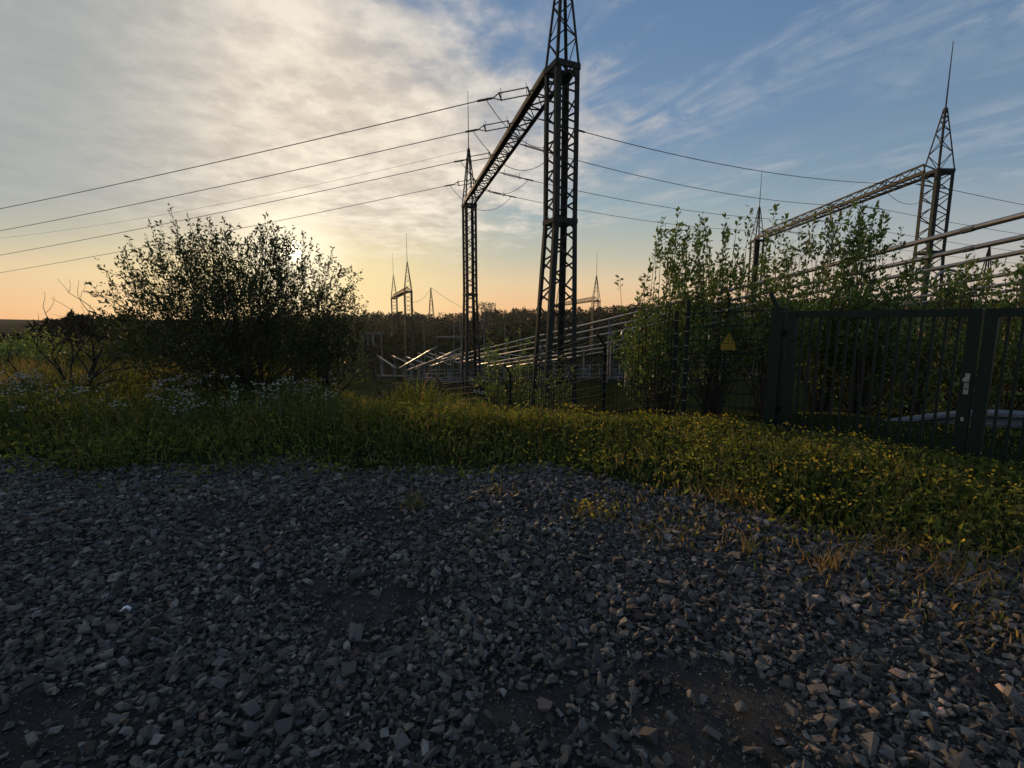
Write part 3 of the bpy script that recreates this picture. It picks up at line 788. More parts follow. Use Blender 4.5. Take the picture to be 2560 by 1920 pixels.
def shrub(name, label, base, rx, ry, ztop, twigs, per, leaf, seed, cat='shrub', group=None, ratio=.21, up=.5, tint=1., warm=0., zc=.45, emergent=14, em_len=.6, clump=.3, stems=40, stem_r=.02, tw=(.28,.5), low=.95):
    """multi-stemmed shrub: stems from one stool, leafy twigs through the crown, long shoots out of the top"""
    R = np.random.default_rng(seed); base = Vector(base); H = ztop-base.z; b0 = np.array(base)
    root = empty(name, base, label, cat, group)
    pts = []
    while len(pts) < twigs:
        dv = R.normal(size=3); dv /= np.linalg.norm(dv); q = R.uniform(.02, 1)**.42
        hz_ = (1-zc)*H if dv[2] > 0 else zc*H*low
        c = np.array([rx*dv[0]*q, ry*dv[1]*q, zc*H+hz_*dv[2]*q])
        m = mnoise.noise((c[0]*1.25+seed, c[1]*1.25, c[2]*1.0))+.5*mnoise.noise((c[0]*3.1, c[1]*3.1+seed, c[2]*2.6))
        if m*q < -.22+clump*.5 and R.uniform() < clump*2.4*q and dv[2] > -.35: continue
        pts.append(c)
    pts = np.array(pts); n = len(pts)
    out = unit(pts-np.array([0,0,H*.25])); D = unit(out*.6+np.array([0,0,up])+R.normal(size=(n,3))*.38)
    L = R.uniform(tw[0], tw[1], n)
    top = np.where(pts[:, 2] > zc*H+.55*(1-zc)*H)[0]; k = R.choice(top, min(emergent, len(top)), replace=False)
    L[k] = em_len*R.uniform(.7, 1.25, len(k)); D[k] = unit(np.array([0,0,1])+out[k]*.45+R.normal(size=(len(k),3))*.12)
    sm = MB()
    for i in range(n):
        if i % 2 == 0 or i in k:
            sm.tube([b0+pts[i]-D[i]*L[i]*.9-np.array([0,0,.05]), b0+pts[i], b0+pts[i]+D[i]*L[i]*.95], [.007,.005,.002], 3, False)
    for i in R.choice(n, min(stems, n), replace=False):
        st = b0+np.array([R.normal()*.10*rx, R.normal()*.10*ry, -.05]); tp = b0+pts[i]
        hk = R.uniform(.35, .8); ctl = st+(tp-st)*np.array([hk, hk, R.uniform(.35, .6)])
        t = np.linspace(0, 1, 6)[:, None]; C = (1-t)**2*st+2*t*(1-t)*ctl+t*t*tp
        C[1:-1] += R.normal(size=(4,3))*.035
        sm.tube([tuple(c) for c in C], [stem_r*(1-.75*j/5) for j in range(6)], 4, False)
    o = sm.part('stems', 'bark', root); o['kind'] = 'stuff'
    cnt = np.maximum(5, (L*per).astype(int)); idx = np.repeat(np.arange(n), cnt); m = len(idx)
    t = R.uniform(0, 1, m); rad = unit(R.normal(size=(m,3)))
    P = pts[idx]+D[idx]*(t*L[idx])[:, None]+rad*(.035*(1.1-t))[:, None]
    Dl = D[idx]*.6+rad*.75+np.array([0,0,.1])
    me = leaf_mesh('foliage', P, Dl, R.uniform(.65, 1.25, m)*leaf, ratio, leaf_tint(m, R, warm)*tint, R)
    o = link_mesh('foliage', me, 'leaf', root); o['kind'] = 'stuff'
    return root

def stand(items, name, label, group, per, leaf, tw, seed0, **k):
    for i, (px, Yd, rx, ry, pyt, twn, tx) in enumerate(items):
        zt = at(px, pyt, Yd).z; bx = at(px, 900, Yd)
        shrub(name, label.format(tx), (bx.x, Yd, hz(bx.x, Yd)), rx, ry, zt, twn, per, leaf, seed0+i, 'shrub', group, tw=tw, **k)
bx = at(602, 800, 10.6)
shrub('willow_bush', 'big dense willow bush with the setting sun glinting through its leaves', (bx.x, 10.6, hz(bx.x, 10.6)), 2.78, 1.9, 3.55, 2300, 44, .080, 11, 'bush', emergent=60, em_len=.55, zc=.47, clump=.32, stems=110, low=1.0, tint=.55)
bx = at(820, 900, 11.4)
shrub('willow_shoot', 'loose low willow growth at the valley side of the big bush', (bx.x, 11.4, hz(bx.x, 11.4)), .85, .7, 2.25, 150, 30, .085, 12, clump=.45, tint=1.3, warm=.1)
stand([(1660,9.9,1.05,.8,600,260,'open at the end nearest the tall portal'),(1790,10.3,.95,.8,578,265,'below a distant lightning rod'),(1925,10.0,1.0,.8,580,280,'standing behind the warning sign panel'),
       (2055,10.5,1.0,.8,560,360,'densest, right behind the gate post'),(2160,9.9,.8,.8,580,270,'under the farther girder')],
      'willow_shrub', 'upright young willow behind the fence, {}', 'willow shrubs behind the fence', 38, .108, (.3,.6), 20, ratio=.23, up=1.0, tint=1.75, zc=.52, emergent=12, em_len=.75, clump=.5, stems=42, low=.66)
stand([(2290,10.0,1.0,.7,705,240,'beside the busbars'),(2420,9.8,1.0,.7,690,240,'below the corona ring'),(2560,9.5,1.0,.7,665,240,'at the far end of the gate'),(2680,9.2,1.,.7,660,240,'beyond the end of the gate'),(2160,10.2,1.1,.7,800,240,'low, behind the gate bars')],
      'hedge_shrub', 'leafy green hedge shrub behind the gate, {}', 'hedge shrubs behind the gate', 34, .10, (.25,.5), 40, ratio=.25, up=.8, tint=1.8, warm=.1, zc=.45, emergent=10, em_len=.6, clump=.35, stems=34, low=1.)
stand([(1270,15.6,1.1,.8,862,200,'sapling with several leaders between the columns of the tall portal'),(1385,15.4,.7,.6,940,110,'low leafy shrub at the foot of the near column of the tall portal'),
       (1640,12.0,.8,.7,790,190,'yellow-green shrub growing inside the mesh fence near the twin posts')],
      'sapling', '{}', 'saplings beyond the mesh fence', 30, .11, (.3,.55), 60, ratio=.24, up=.9, tint=2.0, warm=.15, zc=.45, emergent=10, em_len=.8, clump=.45, stems=22)
stand([(20,17,1.7,1.1,858,300,'bright green shrub at the meadow edge, outermost'),(110,16.5,1.6,1.1,856,300,'bright green shrub at the meadow edge, beside the bare branches'),(-60,15,1.6,1.1,866,260,'bright green shrub at the meadow edge, partly out of view')],
      'meadow_shrub', '{}', 'green shrubs at the meadow edge', 30, .10, (.25,.5), 80, ratio=.25, tint=2.2, warm=.3, clump=.25, stems=14)
stand([(250,15,1.6,1.1,886,300,'reddish brown shrub behind the bare branches'),(330,14.5,1.2,1.,860,260,'dark leafy shrub leaning on the big bush')],
      'meadow_shrub', '{}', 'dull shrubs at the meadow edge', 30, .10, (.25,.5), 90, ratio=.25, tint=.9, warm=1.1, clump=.25, stems=14)

# bare dead shrub
def bare_shrub(base, seed, label):
    R = random.Random(seed); root = empty('bare_shrub', base, label, 'shrub')
    m = [None]
    def grow(p, dv, L, r, dep):
        pts = [p]; dd = dv.normalized()
        for k in range(4):
            dd = (dd+Vector((R.gauss(0,.16), R.gauss(0,.16), R.gauss(.03,.10)))).normalized(); p = p+dd*L/4; pts.append(p)
        m[0].tube(pts, [r*(1-.45*k/4) for k in range(5)], 5, False)
        if dep:
            for k in range(R.choice((2,2,3))):
                a = pts[R.choice((2,3,4))]
                nd = (dd+Vector((R.gauss(0,.55), R.gauss(0,.5), R.gauss(.12,.35)))).normalized()
                grow(a, nd, L*R.uniform(.5,.8), r*.52, dep-1)
    for k, (ax, L) in enumerate(((-.9,.9),(-.35,1.0),(.35,1.35),(.75,1.3),(1.1,1.1),(.05,.9))):
        m[0] = MB(); grow(Vector(base), Vector((ax, R.gauss(0,.3), .85)), L, .032, 3); m[0].part('branch', 'dead', root)
bp = at(185, 965, 9.6); bare_shrub(Vector((bp.x, 9.6, hz(bp.x, 9.6)-.05)), 5, 'leafless dark shrub with forked bare branches beside the big bush')

# ---- grass
def blades(name, x, y, h, w, lean, tint, mat='grass', zf=None, parent=None, org=None):
    n = len(x); R = rng
    z = (height(x, y) if zf is None else zf(x, y))-.02
    b = np.stack([x, y, z], 1); a = R.uniform(0, 2*pi, n)
    sd = np.stack([np.cos(a), np.sin(a), np.zeros(n)], 1)*(w/2)[:, None]
    la = R.uniform(0, 2*pi, n); ld = np.stack([np.cos(la), np.sin(la), np.zeros(n)], 1)*(lean*h)[:, None]
    up = np.zeros((n,3)); up[:, 2] = h
    p1 = b+up*.38+ld*.12; p2 = b+up*.74+ld*.45; p3 = b+up*(1-.25*lean[:, None])+ld
    V = np.stack([b-sd*.8, b+sd*.8, p1-sd, p1+sd, p2-sd*.7, p2+sd*.7, p3], 1).reshape(-1, 3)
    f = np.array([[0,1,3],[0,3,2],[2,3,5],[2,5,4],[4,5,6]])
    F = (np.arange(n)[:, None, None]*7+f).reshape(-1, 3)
    me = np_mesh(name, V-(np.array(org) if org is not None else 0), F, np.repeat(tint, 5, 0))
    return link_mesh(name, me, mat, parent, org if org is not None and parent is None else (0,0,0))

def meadow_h(x, y):
    e = y-edge_y(x)
    hh = .08+.34*smooth(e/2.8)*(1-smooth((x+.5)/2.5))+.12*smooth(e/1.5)*smooth((x+.5)/2.5)
    hh = hh+.58*smooth((y-8.0)/1.2)*smooth((x+3.0)/.8)*(1-smooth((x+1.5)/.7))-.10*smooth((y-7.)/1.)*smooth((x+.8)/1.)
    hh = hh+.20*smooth((-x-7)/2)*smooth((y-8)/2)
    dg = (x-g0.x)*gn.x+(y-g0.y)*gn.y
    hh = hh*(1-.62*smooth((1.1-np.abs(dg))/.8)*smooth((x-g0.x+.7)/.5))
    return hh
N = 84000
yy = 2.2+rng.uniform(0, 1, N)**1.2*15.3; xx = rng.uniform(-1, 1, N)*(1.22*yy+1.8)
e = yy-edge_y(xx)
clump = np.array([mnoise.noise((a*1.1, b*1.1, 3.)) for a, b in zip(xx, yy)])
e = e+.45*np.array([mnoise.noise((a*.9, b*.9, 31.))+.5*mnoise.noise((a*2.7, b*2.7, 11.)) for a, b in zip(xx, yy)])
spill = 1.0*smooth((xx-.3)/1.2)
keep = (e > -.25-spill+.3*clump) & (rng.uniform(0, 1, N) < np.where(e < .1, .10+.14*smooth((xx-.6)/.8)+.35*np.clip(clump, 0, 1)+.18*smooth((e+.5)/.5), np.clip(.25+e*.9+clump*.5, .05, 1)))
keep &= ~((yy > 11) & (xx > 3.5))
behind = (((xx-g0.x)*gn.x+(yy-g0.y)*gn.y) < 0) & (xx > g0.x-.4)
keep &= ~(behind & (rng.uniform(0, 1, N) < .55))
xx, yy, clump, e = xx[keep], yy[keep], clump[keep], e[keep]; n = len(xx)
hh = meadow_h(xx, yy)*rng.uniform(.55, 1.25, n)*(1+.35*clump)
hh = np.where((((xx-g0.x)*gn.x+(yy-g0.y)*gn.y) < 0) & (xx > g0.x-.4), hh*.45, hh)
straw = (rng.uniform(0, 1, n) < np.clip(.10+.55*smooth((xx-.6)/1.2)*(1-smooth((e-.2)/.9))+.55*smooth((-xx-8.3)/1.2)*smooth((yy-8.5)/1.5), 0, .8))[:, None]
g = rng.uniform(.4, 1.55, (n,1))*np.where(straw, np.array([2.7,1.45,2.5]), np.array([1,1,1])+rng.uniform(-1, 1, (n,1))*np.array([.3,.08,-.1]))
grass = props(blades('meadow_grass', xx, yy, hh, rng.uniform(.007,.016, n)*(1+.05*yy), rng.uniform(.1,.8, n), g), 'tall green grass of the verge around bush and fence', 'grass', kind='stuff')
# herb leaves among the grass
N = 60000
yy = 2.4+rng.uniform(0, 1, N)**1.15*10.5; xx = rng.uniform(-1, 1, N)*(1.2*yy+1.8)
e = yy-edge_y(xx); cl = np.sin(xx*2.1+np.sin(yy*1.7)*2)*.5+np.sin(yy*3.3+xx)*.3
keep = (e > .0) & (rng.uniform(0, 1, N) < np.clip(.2+e*.6+cl*.5, 0, 1)) & ~((yy > 11) & (xx > 3.5)) & ~((((xx-g0.x)*gn.x+(yy-g0.y)*gn.y) < 0) & (xx > g0.x-.4))
xx, yy = xx[keep], yy[keep]; n = len(xx)
zz = height(xx, yy)+meadow_h(xx, yy)*rng.uniform(.1, .95, n)
D = rng.normal(size=(n,3))*np.array([1,1,.5])+np.array([0,0,.35])
weeds = link_mesh('meadow_herbs', leaf_mesh('meadow_herbs', np.stack([xx, yy, zz], 1), D, rng.uniform(.035,.095, n), .2, leaf_tint(n, rng, .25)*1.3, rng), 'grass')
props(weeds, 'small leafy herbs growing through the verge grass', 'herbs', kind='stuff')

# ---- yellow flowers
def discs(x, y, z, r, n=6, R=rng):
    k = len(x); nn = unit(R.normal(size=(k,3))*.45+np.array([0,-.15,1])); a = unit(np.cross(nn, np.array([1.,.2,0]))); b = np.cross(nn, a)
    t = np.arange(n)*2*pi/n; c = np.stack([x, y, z], 1)
    ring = c[:, None]+(a[:, None]*np.cos(t)[None, :, None]+b[:, None]*np.sin(t)[None, :, None])*r[:, None, None]+nn[:, None]*(r*.35)[:, None, None]
    V = np.concatenate([c[:, None], ring], 1).reshape(-1, 3)
    f = np.array([[0, 1+i, 1+(i+1) % n] for i in range(n)])
    return V, (np.arange(k)[:, None, None]*(n+1)+f).reshape(-1, 3)
N = 9000
yy = rng.uniform(2.4, 9.2, N); xx = rng.uniform(-2.2, 6.8, N); e = yy-edge_y(xx)
cl = np.array([mnoise.noise((a*1.5, b*1.9, 9.)) for a, b in zip(xx, yy)])
gate_side = (Vector((0,0,0)), )
inside_gate = ((xx-g0.x)*gn.x+(yy-g0.y)*gn.y) < 0
keep = (e > .15) & (rng.uniform(0, 1, N) < np.clip((.10+2.3*cl)*smooth((xx+1.2)/2.5), 0, 1)*np.where(inside_gate, .25, 1)) & (abs(xx) < 1.2*yy+1.8)
xx, yy = xx[keep], yy[keep]; n = len(xx)
zz = height(xx, yy)+meadow_h(xx, yy)*rng.uniform(.8, 1.35, n)+.03
V, Fc = discs(xx, yy, zz, rng.uniform(.008,.0165, n))
props(link_mesh('yellow_flowers', np_mesh('yellow_flowers', V, Fc), 'yflow'), 'small yellow flower heads covering the verge in front of the gate', 'flowers', kind='stuff')
print('yellow', n)

# ---- white flowering plants, one by one
def flower_proto(seed):
    R = np.random.default_rng(seed); st = MB(); hd = MB(); H = R.uniform(.55,.8)
    for k in range(R.integers(2, 5)):
        a = R.uniform(0, 2*pi); tip = Vector((cos(a)*R.uniform(.03,.16), sin(a)*R.uniform(.03,.16), H*R.uniform(.75,1.05)))
        st.tube([(0,0,0), tip*.5+Vector((0,0,.05)), tip], [.005,.004,.003], 4, False)
        for j in range(R.integers(2, 4)):
            c = tip+Vector((R.normal()*.04, R.normal()*.04, R.uniform(-.04,.03))); r = R.uniform(.011,.021)
            hd.lathe(c, [(.004,-.01),(r,.0),(r*.9,.006),(r*.35,.011)], 8, (R.normal()*.25, R.normal()*.25-.1, 1))
    return st.mesh('stem'), hd.mesh('flower_heads')
protos = [flower_proto(300+k) for k in range(6)]
spots = []
R = np.random.default_rng(77)
for k in range(74):
    px = R.uniform(0, 560) if k < 52 else R.uniform(560, 830); yd = R.uniform(6.6, 9.9) if px < 560 else R.uniform(6.9, 9.4)
    spots.append((px, yd))
spots += [(1105,9.2),(1125,9.0),(30,6.9),(300,6.8),(700,6.9),(950,8.4)]
for k, (px, yd) in enumerate(spots):
    q = at(px, 1000, yd); x, y = q.x, yd; z = hz(x, y)
    lab = 'white flat-topped wildflower plant in the tall grass below the big bush' if k < 74 or k in (76,77,78) else 'white flat-topped wildflower plant by the tall weeds near the kinked fence posts'
    o = empty('white_wildflower', (x, y, z), lab, 'wildflower', 'white wildflowers below the bush' if 'bush' in lab else 'white wildflowers near the fence')
    sme, hme = protos[k % 6]
    rz = R.uniform(0, 6.28); s = R.uniform(.75, 1.05)
    for nm, me, mt in (('stem', sme, 'stem'), ('flower_heads', hme, 'white')):
        c = link_mesh(nm, me, mt, o); c['kind'] = 'stuff'; c.rotation_euler.z = rz; c.scale = (s, s, s)

# ---- tufts on the gravel
def tuft(px, py, label, nb, h, straw_f, spread, seed, flowers=0):
    Y = solve_y(py, 0.); q = at(px, py, Y); R = np.random.default_rng(seed)
    x = q.x+R.normal(size=nb)*spread; y = Y+R.normal(size=nb)*spread*.8
    t = R.uniform(.7, 1.3, (nb,1))*np.where((R.uniform(0, 1, nb) < straw_f)[:, None], np.array([2.8,1.5,2.6]), np.array([1.15,1.,.9]))
    root = empty('grass_tuft', (q.x, Y, float(gz(q.x, Y))), label, 'grass tuft', 'weeds on the gravel')
    o = blades('blades', x, y, R.uniform(.35,1.1, nb)*h, R.uniform(.004,.008, nb), R.uniform(.3,1.1, nb), t, zf=gz, parent=root, org=tuple(root.location)); o['kind'] = 'stuff'
    if flowers:
        fx = q.x+R.normal(size=flowers)*spread; fy = Y+R.normal(size=flowers)*spread*.7
        V, Fc = discs(fx, fy, gz(fx, fy)+h*R.uniform(.5, 1., flowers), R.uniform(.009,.016, flowers), R=R)
        link_mesh('flower_heads', np_mesh('flower_heads', V-np.array(root.location), Fc), 'yflow', root)['kind'] = 'stuff'
tl = [(1480,1290,'low weed clump with yellow flowers alone on the gravel',130,.17,.2,.10,28),(1040,1275,'thin grey-green upright weed on the gravel',60,.22,.2,.07,0),
      (1230,1335,'short green grass cushion on the gravel',90,.09,.1,.10,0),(1345,1370,'reddish dry weed patch flat on the gravel',70,.06,.9,.12,0),
      (1870,1380,'single bent green weed stalk at the gravel edge',24,.26,.2,.03,1),(2070,1420,'stiff upright bunch of dry straw stalks on the gravel',46,.26,1.,.05,0),
      (1840,1260,'arching dry straw tussock where gravel meets the flowers',110,.24,.8,.14,3),(2250,1370,'sprawling dry grass at the gravel edge below the gate',140,.20,.8,.22,4),
      (2400,1440,'mixed green and dry grass patch below the gate',160,.18,.55,.22,3),(2470,1560,'low green runner weed on the gravel near the flower verge',90,.08,.2,.16,0),
      (250,1410,'faint dark green moss-like tuft on the gravel under the white flowers',80,.05,.1,.16,0),(1660,1330,'scattered olive weeds on the gravel before the flowers',90,.13,.4,.16,4),
      (870,1230,'ragged low weed between gravel and meadow',90,.10,.4,.16,0),(420,1215,'low green weeds spilling onto the gravel',120,.10,.15,.22,0),(1250,1240,'thin grassy wisps on the gravel under the sapling',60,.16,.5,.14,2)]
for i, a in enumerate(tl):
    tuft(a[0], a[1], a[2], a[3], a[4], a[5], a[6], 500+i, a[7])

# ------------------------------------------------------------------ broken stone of the lot
import bmesh
def stone_variant(seed):
    R = np.random.default_rng(seed); bm = bmesh.new()
    cb = np.array([[i,j,k] for i in (-1,1) for j in (-1,1) for k in (-1,1)])*.72+R.normal(size=(8,3))*.20
    cb[R.integers(0, 8)] *= .55
    P = cb*np.array([1.15, R.uniform(.6,.95), R.uniform(.34,.62)])
    for p in P: bm.verts.new(p)
    r = bmesh.ops.convex_hull(bm, input=bm.verts)
    bmesh.ops.delete(bm, geom=[g for g in r['geom_interior'] if isinstance(g, bmesh.types.BMVert)], context='VERTS')
    bm.verts.index_update(); V = np.array([v.co[:] for v in bm.verts]); Fc = np.array([[v.index for v in f.verts] for f in bm.faces]); bm.free()
    return V, Fc
SV = [stone_variant(900+i) for i in range(24)]
def rot_m(yaw, tx, ty):
    cz, sz = np.cos(yaw), np.sin(yaw); cx, sx = np.cos(tx), np.sin(tx); cy, sy = np.cos(ty), np.sin(ty); o = np.zeros_like(cz); i = o+1
    A = np.stack([np.stack([cz,-sz,o],-1), np.stack([sz,cz,o],-1), np.stack([o,o,i],-1)], -2)
    B = np.stack([np.stack([i,o,o],-1), np.stack([o,cx,-sx],-1), np.stack([o,sx,cx],-1)], -2)
    C = np.stack([np.stack([cy,o,sy],-1), np.stack([o,i,o],-1), np.stack([-sy,o,cy],-1)], -2)
    return A@B@C
def stone_field(N, y0, y1, r0, r1, bare):
    y = np.sqrt(rng.uniform(0, 1, N)*(y1**2-y0**2)+y0**2); x = rng.uniform(-1, 1, N)*(1.13*y+1.7)
    thin = np.abs(x) > 1.13*y+.5
    pat = np.array([mnoise.noise((a*.55+7., b*1.1, 2.))+.5*mnoise.noise((a*1.7, b*2.3, 5.)) for a, b in zip(x, y)])
    pat = pat-.42*smooth((2.15-y)/.5)*(x < 1.2)
    pat = np.where(y > edge_y(x)-.9, np.maximum(pat, -.1), pat)
    k = (y < edge_y(x)+.5) & (rng.uniform(0, 1, N) < np.clip(1.0+pat*bare, .06, 1))
    k &= ~(thin & (rng.uniform(0, 1, N) < .35))
    k &= rng.uniform(0, 1, N) < np.clip(1.3-(y-edge_y(x)+.1)*1.6, 0, 1)
    x, y, pat = x[k], y[k], pat[k]; n = len(x)
    r = r0+(r1-r0)*rng.beta(1.15, 5.8, n)
    t = np.clip(rng.lognormal(-.08, .5, n), .3, 2.6)[:, None]*np.ones((n,3))*np.array([1.,1.,1.])
    pk = (rng.uniform(0, 1, n) < 0.02+.11*smooth((x-.9)/1.6)*smooth(.55+pat))[:, None]
    t = np.where(pk, t*np.array([2.0,1.45,1.25]), t)
    pale = (rng.uniform(0, 1, n) < .03)[:, None]; t = np.where(pale, t*1.7, t)
    return x, y, r, t
def build_stones(name, x, y, r, t, lift=.35):
    n = len(x); z = gz(x, y)+r*np.where(rng.uniform(0, 1, n) < .35, rng.uniform(.5, 1.7, n), rng.uniform(-.1, .7, n))*lift*2
    Rm = rot_m(rng.uniform(0, 2*pi, n), rng.normal(0,.5, n), rng.normal(0,.5, n)); var = rng.integers(0, len(SV), n)
    return z, Rm, var
def emit(name, x, y, z, r, t, Rm, var):
    VV = []; FF = []; TT = []; off = 0; c = np.stack([x, y, z], 1)
    for k, (V, Fc) in enumerate(SV):
        s = np.where(var == k)[0]
        if not len(s): continue
        P = np.einsum('nij,vj->nvi', Rm[s], V)*r[s][:, None, None]+c[s][:, None]
        VV.append(P.reshape(-1, 3)); FF.append((np.arange(len(s))[:, None, None]*len(V)+Fc).reshape(-1, 3)+off); TT.append(np.repeat(t[s], len(Fc), 0)); off += len(s)*len(V)
    return np_mesh(name, np.concatenate(VV), np.concatenate(FF), np.concatenate(TT))
x, y, r, t = stone_field(140000, .75, 6.0, .0065, .060, 1.7)
z, Rm, var = build_stones('s', x, y, r, t)
size = r/np.sqrt(x**2+y**2+2.9); vis = (abs(x) < 1.06*y) & (y > 1.45)
top = np.argsort(-size*vis)[:290]; mask = np.ones(len(x), bool); mask[top] = False
o = link_mesh('loose_stones', emit('loose_stones', x[mask], y[mask], z[mask], r[mask], t[mask], Rm[mask], var[mask]), 'stone', gravel); o['kind'] = 'stuff'
tones = []
for k, (V, Fc) in enumerate(SV):
    for b, c in enumerate(((1,1,1.03), (1.45,1.42,1.4), (.65,.65,.68), (1.7,1.3,1.12))):
        me = np_mesh('stone', V, Fc, np.tile(np.array(c), (len(Fc),1))); me.materials.append(M['stone']); tones.append(me)
for i in top:
    tt = t[i]; b = 3 if tt[0] > tt[2]*1.2 else (1 if tt[0] > 1.25 else (2 if tt[0] < .8 else 0))
    o = link_mesh('stone', tones[var[i]*4+b], None, gravel, (x[i], y[i], z[i])); o.scale = (r[i],)*3
    o.rotation_euler = Matrix(Rm[i].tolist()).to_euler()
x, y, r, t = stone_field(46000, .9, 4.0, .004, .013, .25)
z, Rm, var = build_stones('s', x, y, r, t, .3)
o = link_mesh('fine_gravel', emit('fine_gravel', x, y, z, r, t*.85, Rm, var), 'stone', gravel); o['kind'] = 'stuff'

# crumpled white scrap
q = at(315, 1520, solve_y(1520, .0)); R = np.random.default_rng(4)
bm = bmesh.new(); bmesh.ops.create_icosphere(bm, subdivisions=2, radius=1)
for v in bm.verts:
    v.co = Vector((v.co.x*.030, v.co.y*.022, v.co.z*.017))*R.uniform(.6, 1.3)
me = bpy.data.meshes.new('paper_scrap'); bm.to_mesh(me); bm.free()
props(link_mesh('paper_scrap', me, 'paper', None, (q.x, q.y, float(gz(q.x, q.y))+.022)), 'small crumpled white scrap of paper lying on the dark stones', 'litter')

# ------------------------------------------------------------------ woods on the far side of the valley
def tree_tris(x, y, z, H, Rr, conifer, K, R, tint, size=1.):
    n = len(x)
    t = R.uniform(0, 1, (n,K)); a = R.uniform(0, 2*pi, (n,K)); rr = np.sqrt(R.uniform(.15, 1, (n,K)))
    con = conifer[:, None]
    rad = np.where(con, (1-t)**.9*(.75+.35*np.sin(t*40)), np.sqrt(np.clip(1-((t-.55)/.5)**2, 0, 1)))*rr*Rr[:, None]
    c = np.stack([x[:, None]+rad*np.cos(a), y[:, None]+rad*np.sin(a), z[:, None]+H[:, None]*(.06+.94*t)], -1)
    s = (np.where(con, .16*(1.15-t), .15)*(.5+Rr[:, None]*.35)*R.uniform(.7,1.4, (n,K))*size)[..., None, None]
    V = c[:, :, None, :]+R.normal(size=(n,K,3,3))*s*3.0
    T = np.repeat(tint[:, None, :]*R.uniform(.65,1.35, (n,K,1)), 1, 1)
    return V.reshape(-1, 3), np.arange(n*K*3).reshape(-1, 3), T.reshape(-1, 3)
R = np.random.default_rng(21)
N = 3400
y = 185+R.uniform(0, 1, N)**.8*330; x = R.uniform(-1.15, 1.15, N)*y
k = ~(x < -.50*y-10*np.sin(y*.05)); x, y = x[k], y[k]
H = R.uniform(7, 11, len(x)); con = R.uniform(0, 1, len(x)) < .55
H = np.where(y > 400, H*.9, H)
tint = np.where(con[:, None], np.array([.75,.85,.8]), np.array([1.1,1.1,.8]))*R.uniform(.7,1.3, (len(x),1))
V, Fc, T = tree_tris(x, y, height(x, y), H, np.where(con, H*.19, H*.34), con, 70, R, tint)
props(link_mesh('valley_wood', np_mesh('valley_wood', V, Fc, T), 'wood'), 'dark mixed wood covering the far side of the valley', 'wood', kind='stuff')
# brushwood along the foot of the wood
N = 420
y = R.uniform(128, 190, N); x = R.uniform(-.75, .9, N)*y; H = R.uniform(3.5, 7.5, N)
V, Fc, T = tree_tris(x, y, height(x, y), H, H*.42, np.zeros(N, bool), 90, R, np.array([1.5,1.5,1.0])*R.uniform(.7,1.3, (N,1)), .8)
props(link_mesh('valley_brushwood', np_mesh('valley_brushwood', V, Fc, T), 'wood'), 'lighter brushwood at the foot of the valley wood', 'brushwood', kind='stuff')

def single_tree(name, px, pyt, Y, Rf, conifer, label, group, seed, K=420, tnt=1.):
    p = at(px, pyt, Y); z0 = hz(p.x, p.y); H = p.z-z0; R = np.random.default_rng(seed)
    root = empty(name, (p.x, p.y, z0), label, 'tree', group)
    MB().tube([(p.x, p.y, z0-.3), (p.x, p.y, z0+H*.5), (p.x, p.y, z0+H*.92)], [H*.022, H*.014, H*.004], 6).part('trunk', 'trunk', root)
    one = np.zeros(1)
    V, Fc, T = tree_tris(one, one, one, one+H, one+H*Rf, np.array([conifer]), K, R, np.array([[1.,1.,.85]])*tnt, .42 if not conifer else .6)
    link_mesh('crown', np_mesh('crown', V, Fc, T), 'wood', root)
for i, (px, py, rf, cf, tx) in enumerate([(1192,762,.16,True,'slim conifer at the end next to the far column'),(1205,757,.30,False,'rounded tree of the clump, beside the slim conifer'),(1218,755,.30,False,'tallest rounded tree of the clump'),(1228,758,.28,False,'rounded tree of the clump beside the pointed conifer'),(1238,753,.15,True,'pointed conifer at the open end of the clump'),(1400,768,.16,True,'lone pointed conifer on the ridge by the near column')]):
    single_tree('ridge_tree', px, py, 372+6*i, rf, cf, f'dark tree on the skyline, {tx}', 'trees on the ridge', 700+i)
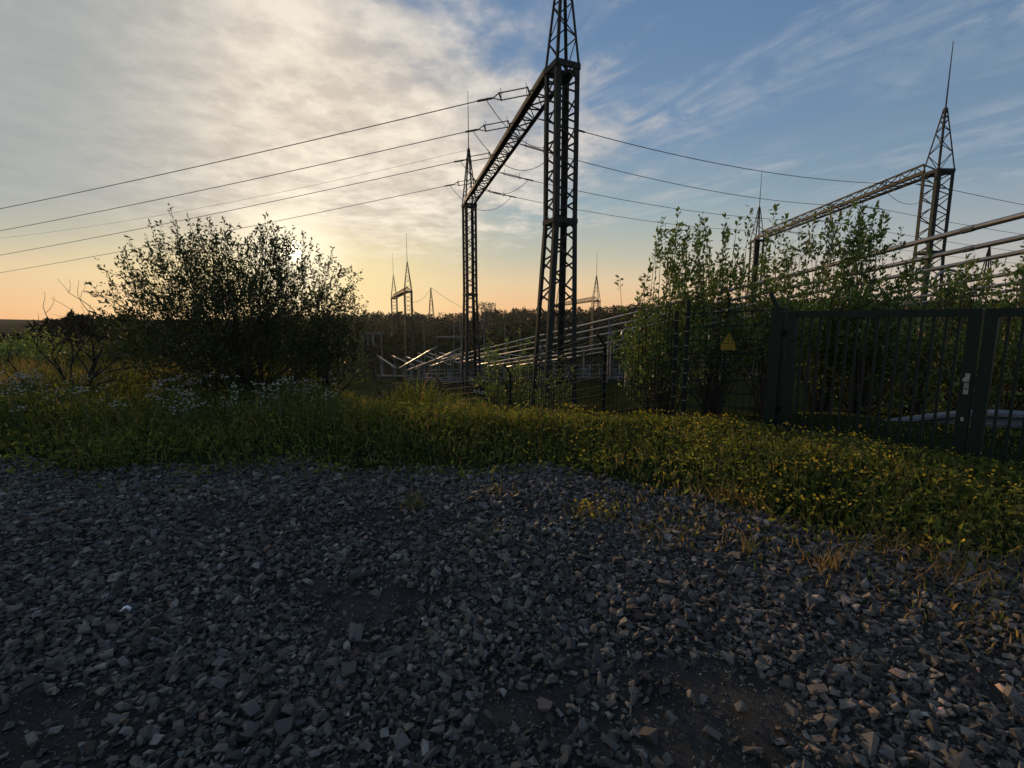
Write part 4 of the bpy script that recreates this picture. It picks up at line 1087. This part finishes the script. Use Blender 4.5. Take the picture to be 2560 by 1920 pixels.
for i, (px, py, Y, rf, tx) in enumerate([(165,797,78,.5,'broad dark tree beyond the meadow, outermost of its row'),(215,791,82,.55,'broad dark tree beyond the meadow, tallest of its row'),(268,792,80,.5,'broad dark tree beyond the meadow, seen through the bare branches'),(325,797,84,.5,'broad dark tree beyond the meadow, half hidden by the big bush'),(60,838,70,.6,'low dark tree mass over the bright shrubs'),(110,836,74,.6,'low dark tree mass over the bright shrubs, nearer the bare branches'),(20,842,66,.5,'low dark tree at the end of the bright shrubs')]):
    single_tree('field_tree', px, py, Y, rf, False, tx, 'trees beyond the meadow', 740+i, 900, .8)
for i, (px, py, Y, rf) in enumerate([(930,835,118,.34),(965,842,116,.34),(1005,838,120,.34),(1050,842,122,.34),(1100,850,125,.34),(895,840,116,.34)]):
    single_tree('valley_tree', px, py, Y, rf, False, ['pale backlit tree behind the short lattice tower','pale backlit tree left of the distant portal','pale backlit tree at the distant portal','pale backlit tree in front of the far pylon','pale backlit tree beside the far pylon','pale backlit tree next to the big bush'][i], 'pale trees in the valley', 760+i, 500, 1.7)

# ------------------------------------------------------------------ hazy evening air
hm = bpy.data.materials.new('haze'); hm.use_nodes = True; T = NT(hm.node_tree)
hm.node_tree.nodes.remove(hm.node_tree.nodes['Principled BSDF'])
pv = T.n('ShaderNodeVolumePrincipled'); pv.inputs['Color'].default_value = (.84,.88,.94,1); pv.inputs['Density'].default_value = .00008; pv.inputs['Anisotropy'].default_value = .55
hm.node_tree.links.new(pv.outputs[0], hm.node_tree.nodes['Material Output'].inputs['Volume'])
zl = float(ground.data.vertices[0].co.z); zs = np.zeros(len(ground.data.vertices)*3, np.float32); ground.data.vertices.foreach_get('co', zs); zs = zs.reshape(-1, 3)
lo = zs.min(0)-np.array([5,5,1.]); hi = zs.max(0)+np.array([5,5,0]); hi[2] = 42
c = [(lo[0] if i&1==0 else hi[0], lo[1] if i&2==0 else hi[1], lo[2] if i&4==0 else hi[2]) for i in range(8)]
haze = MB().add(c, [(0,2,3,1),(4,5,7,6),(0,1,5,4),(2,6,7,3),(0,4,6,2),(1,3,7,5)])
haze = link_mesh('haze', haze.mesh('haze'), hm); props(haze, kind='stuff')
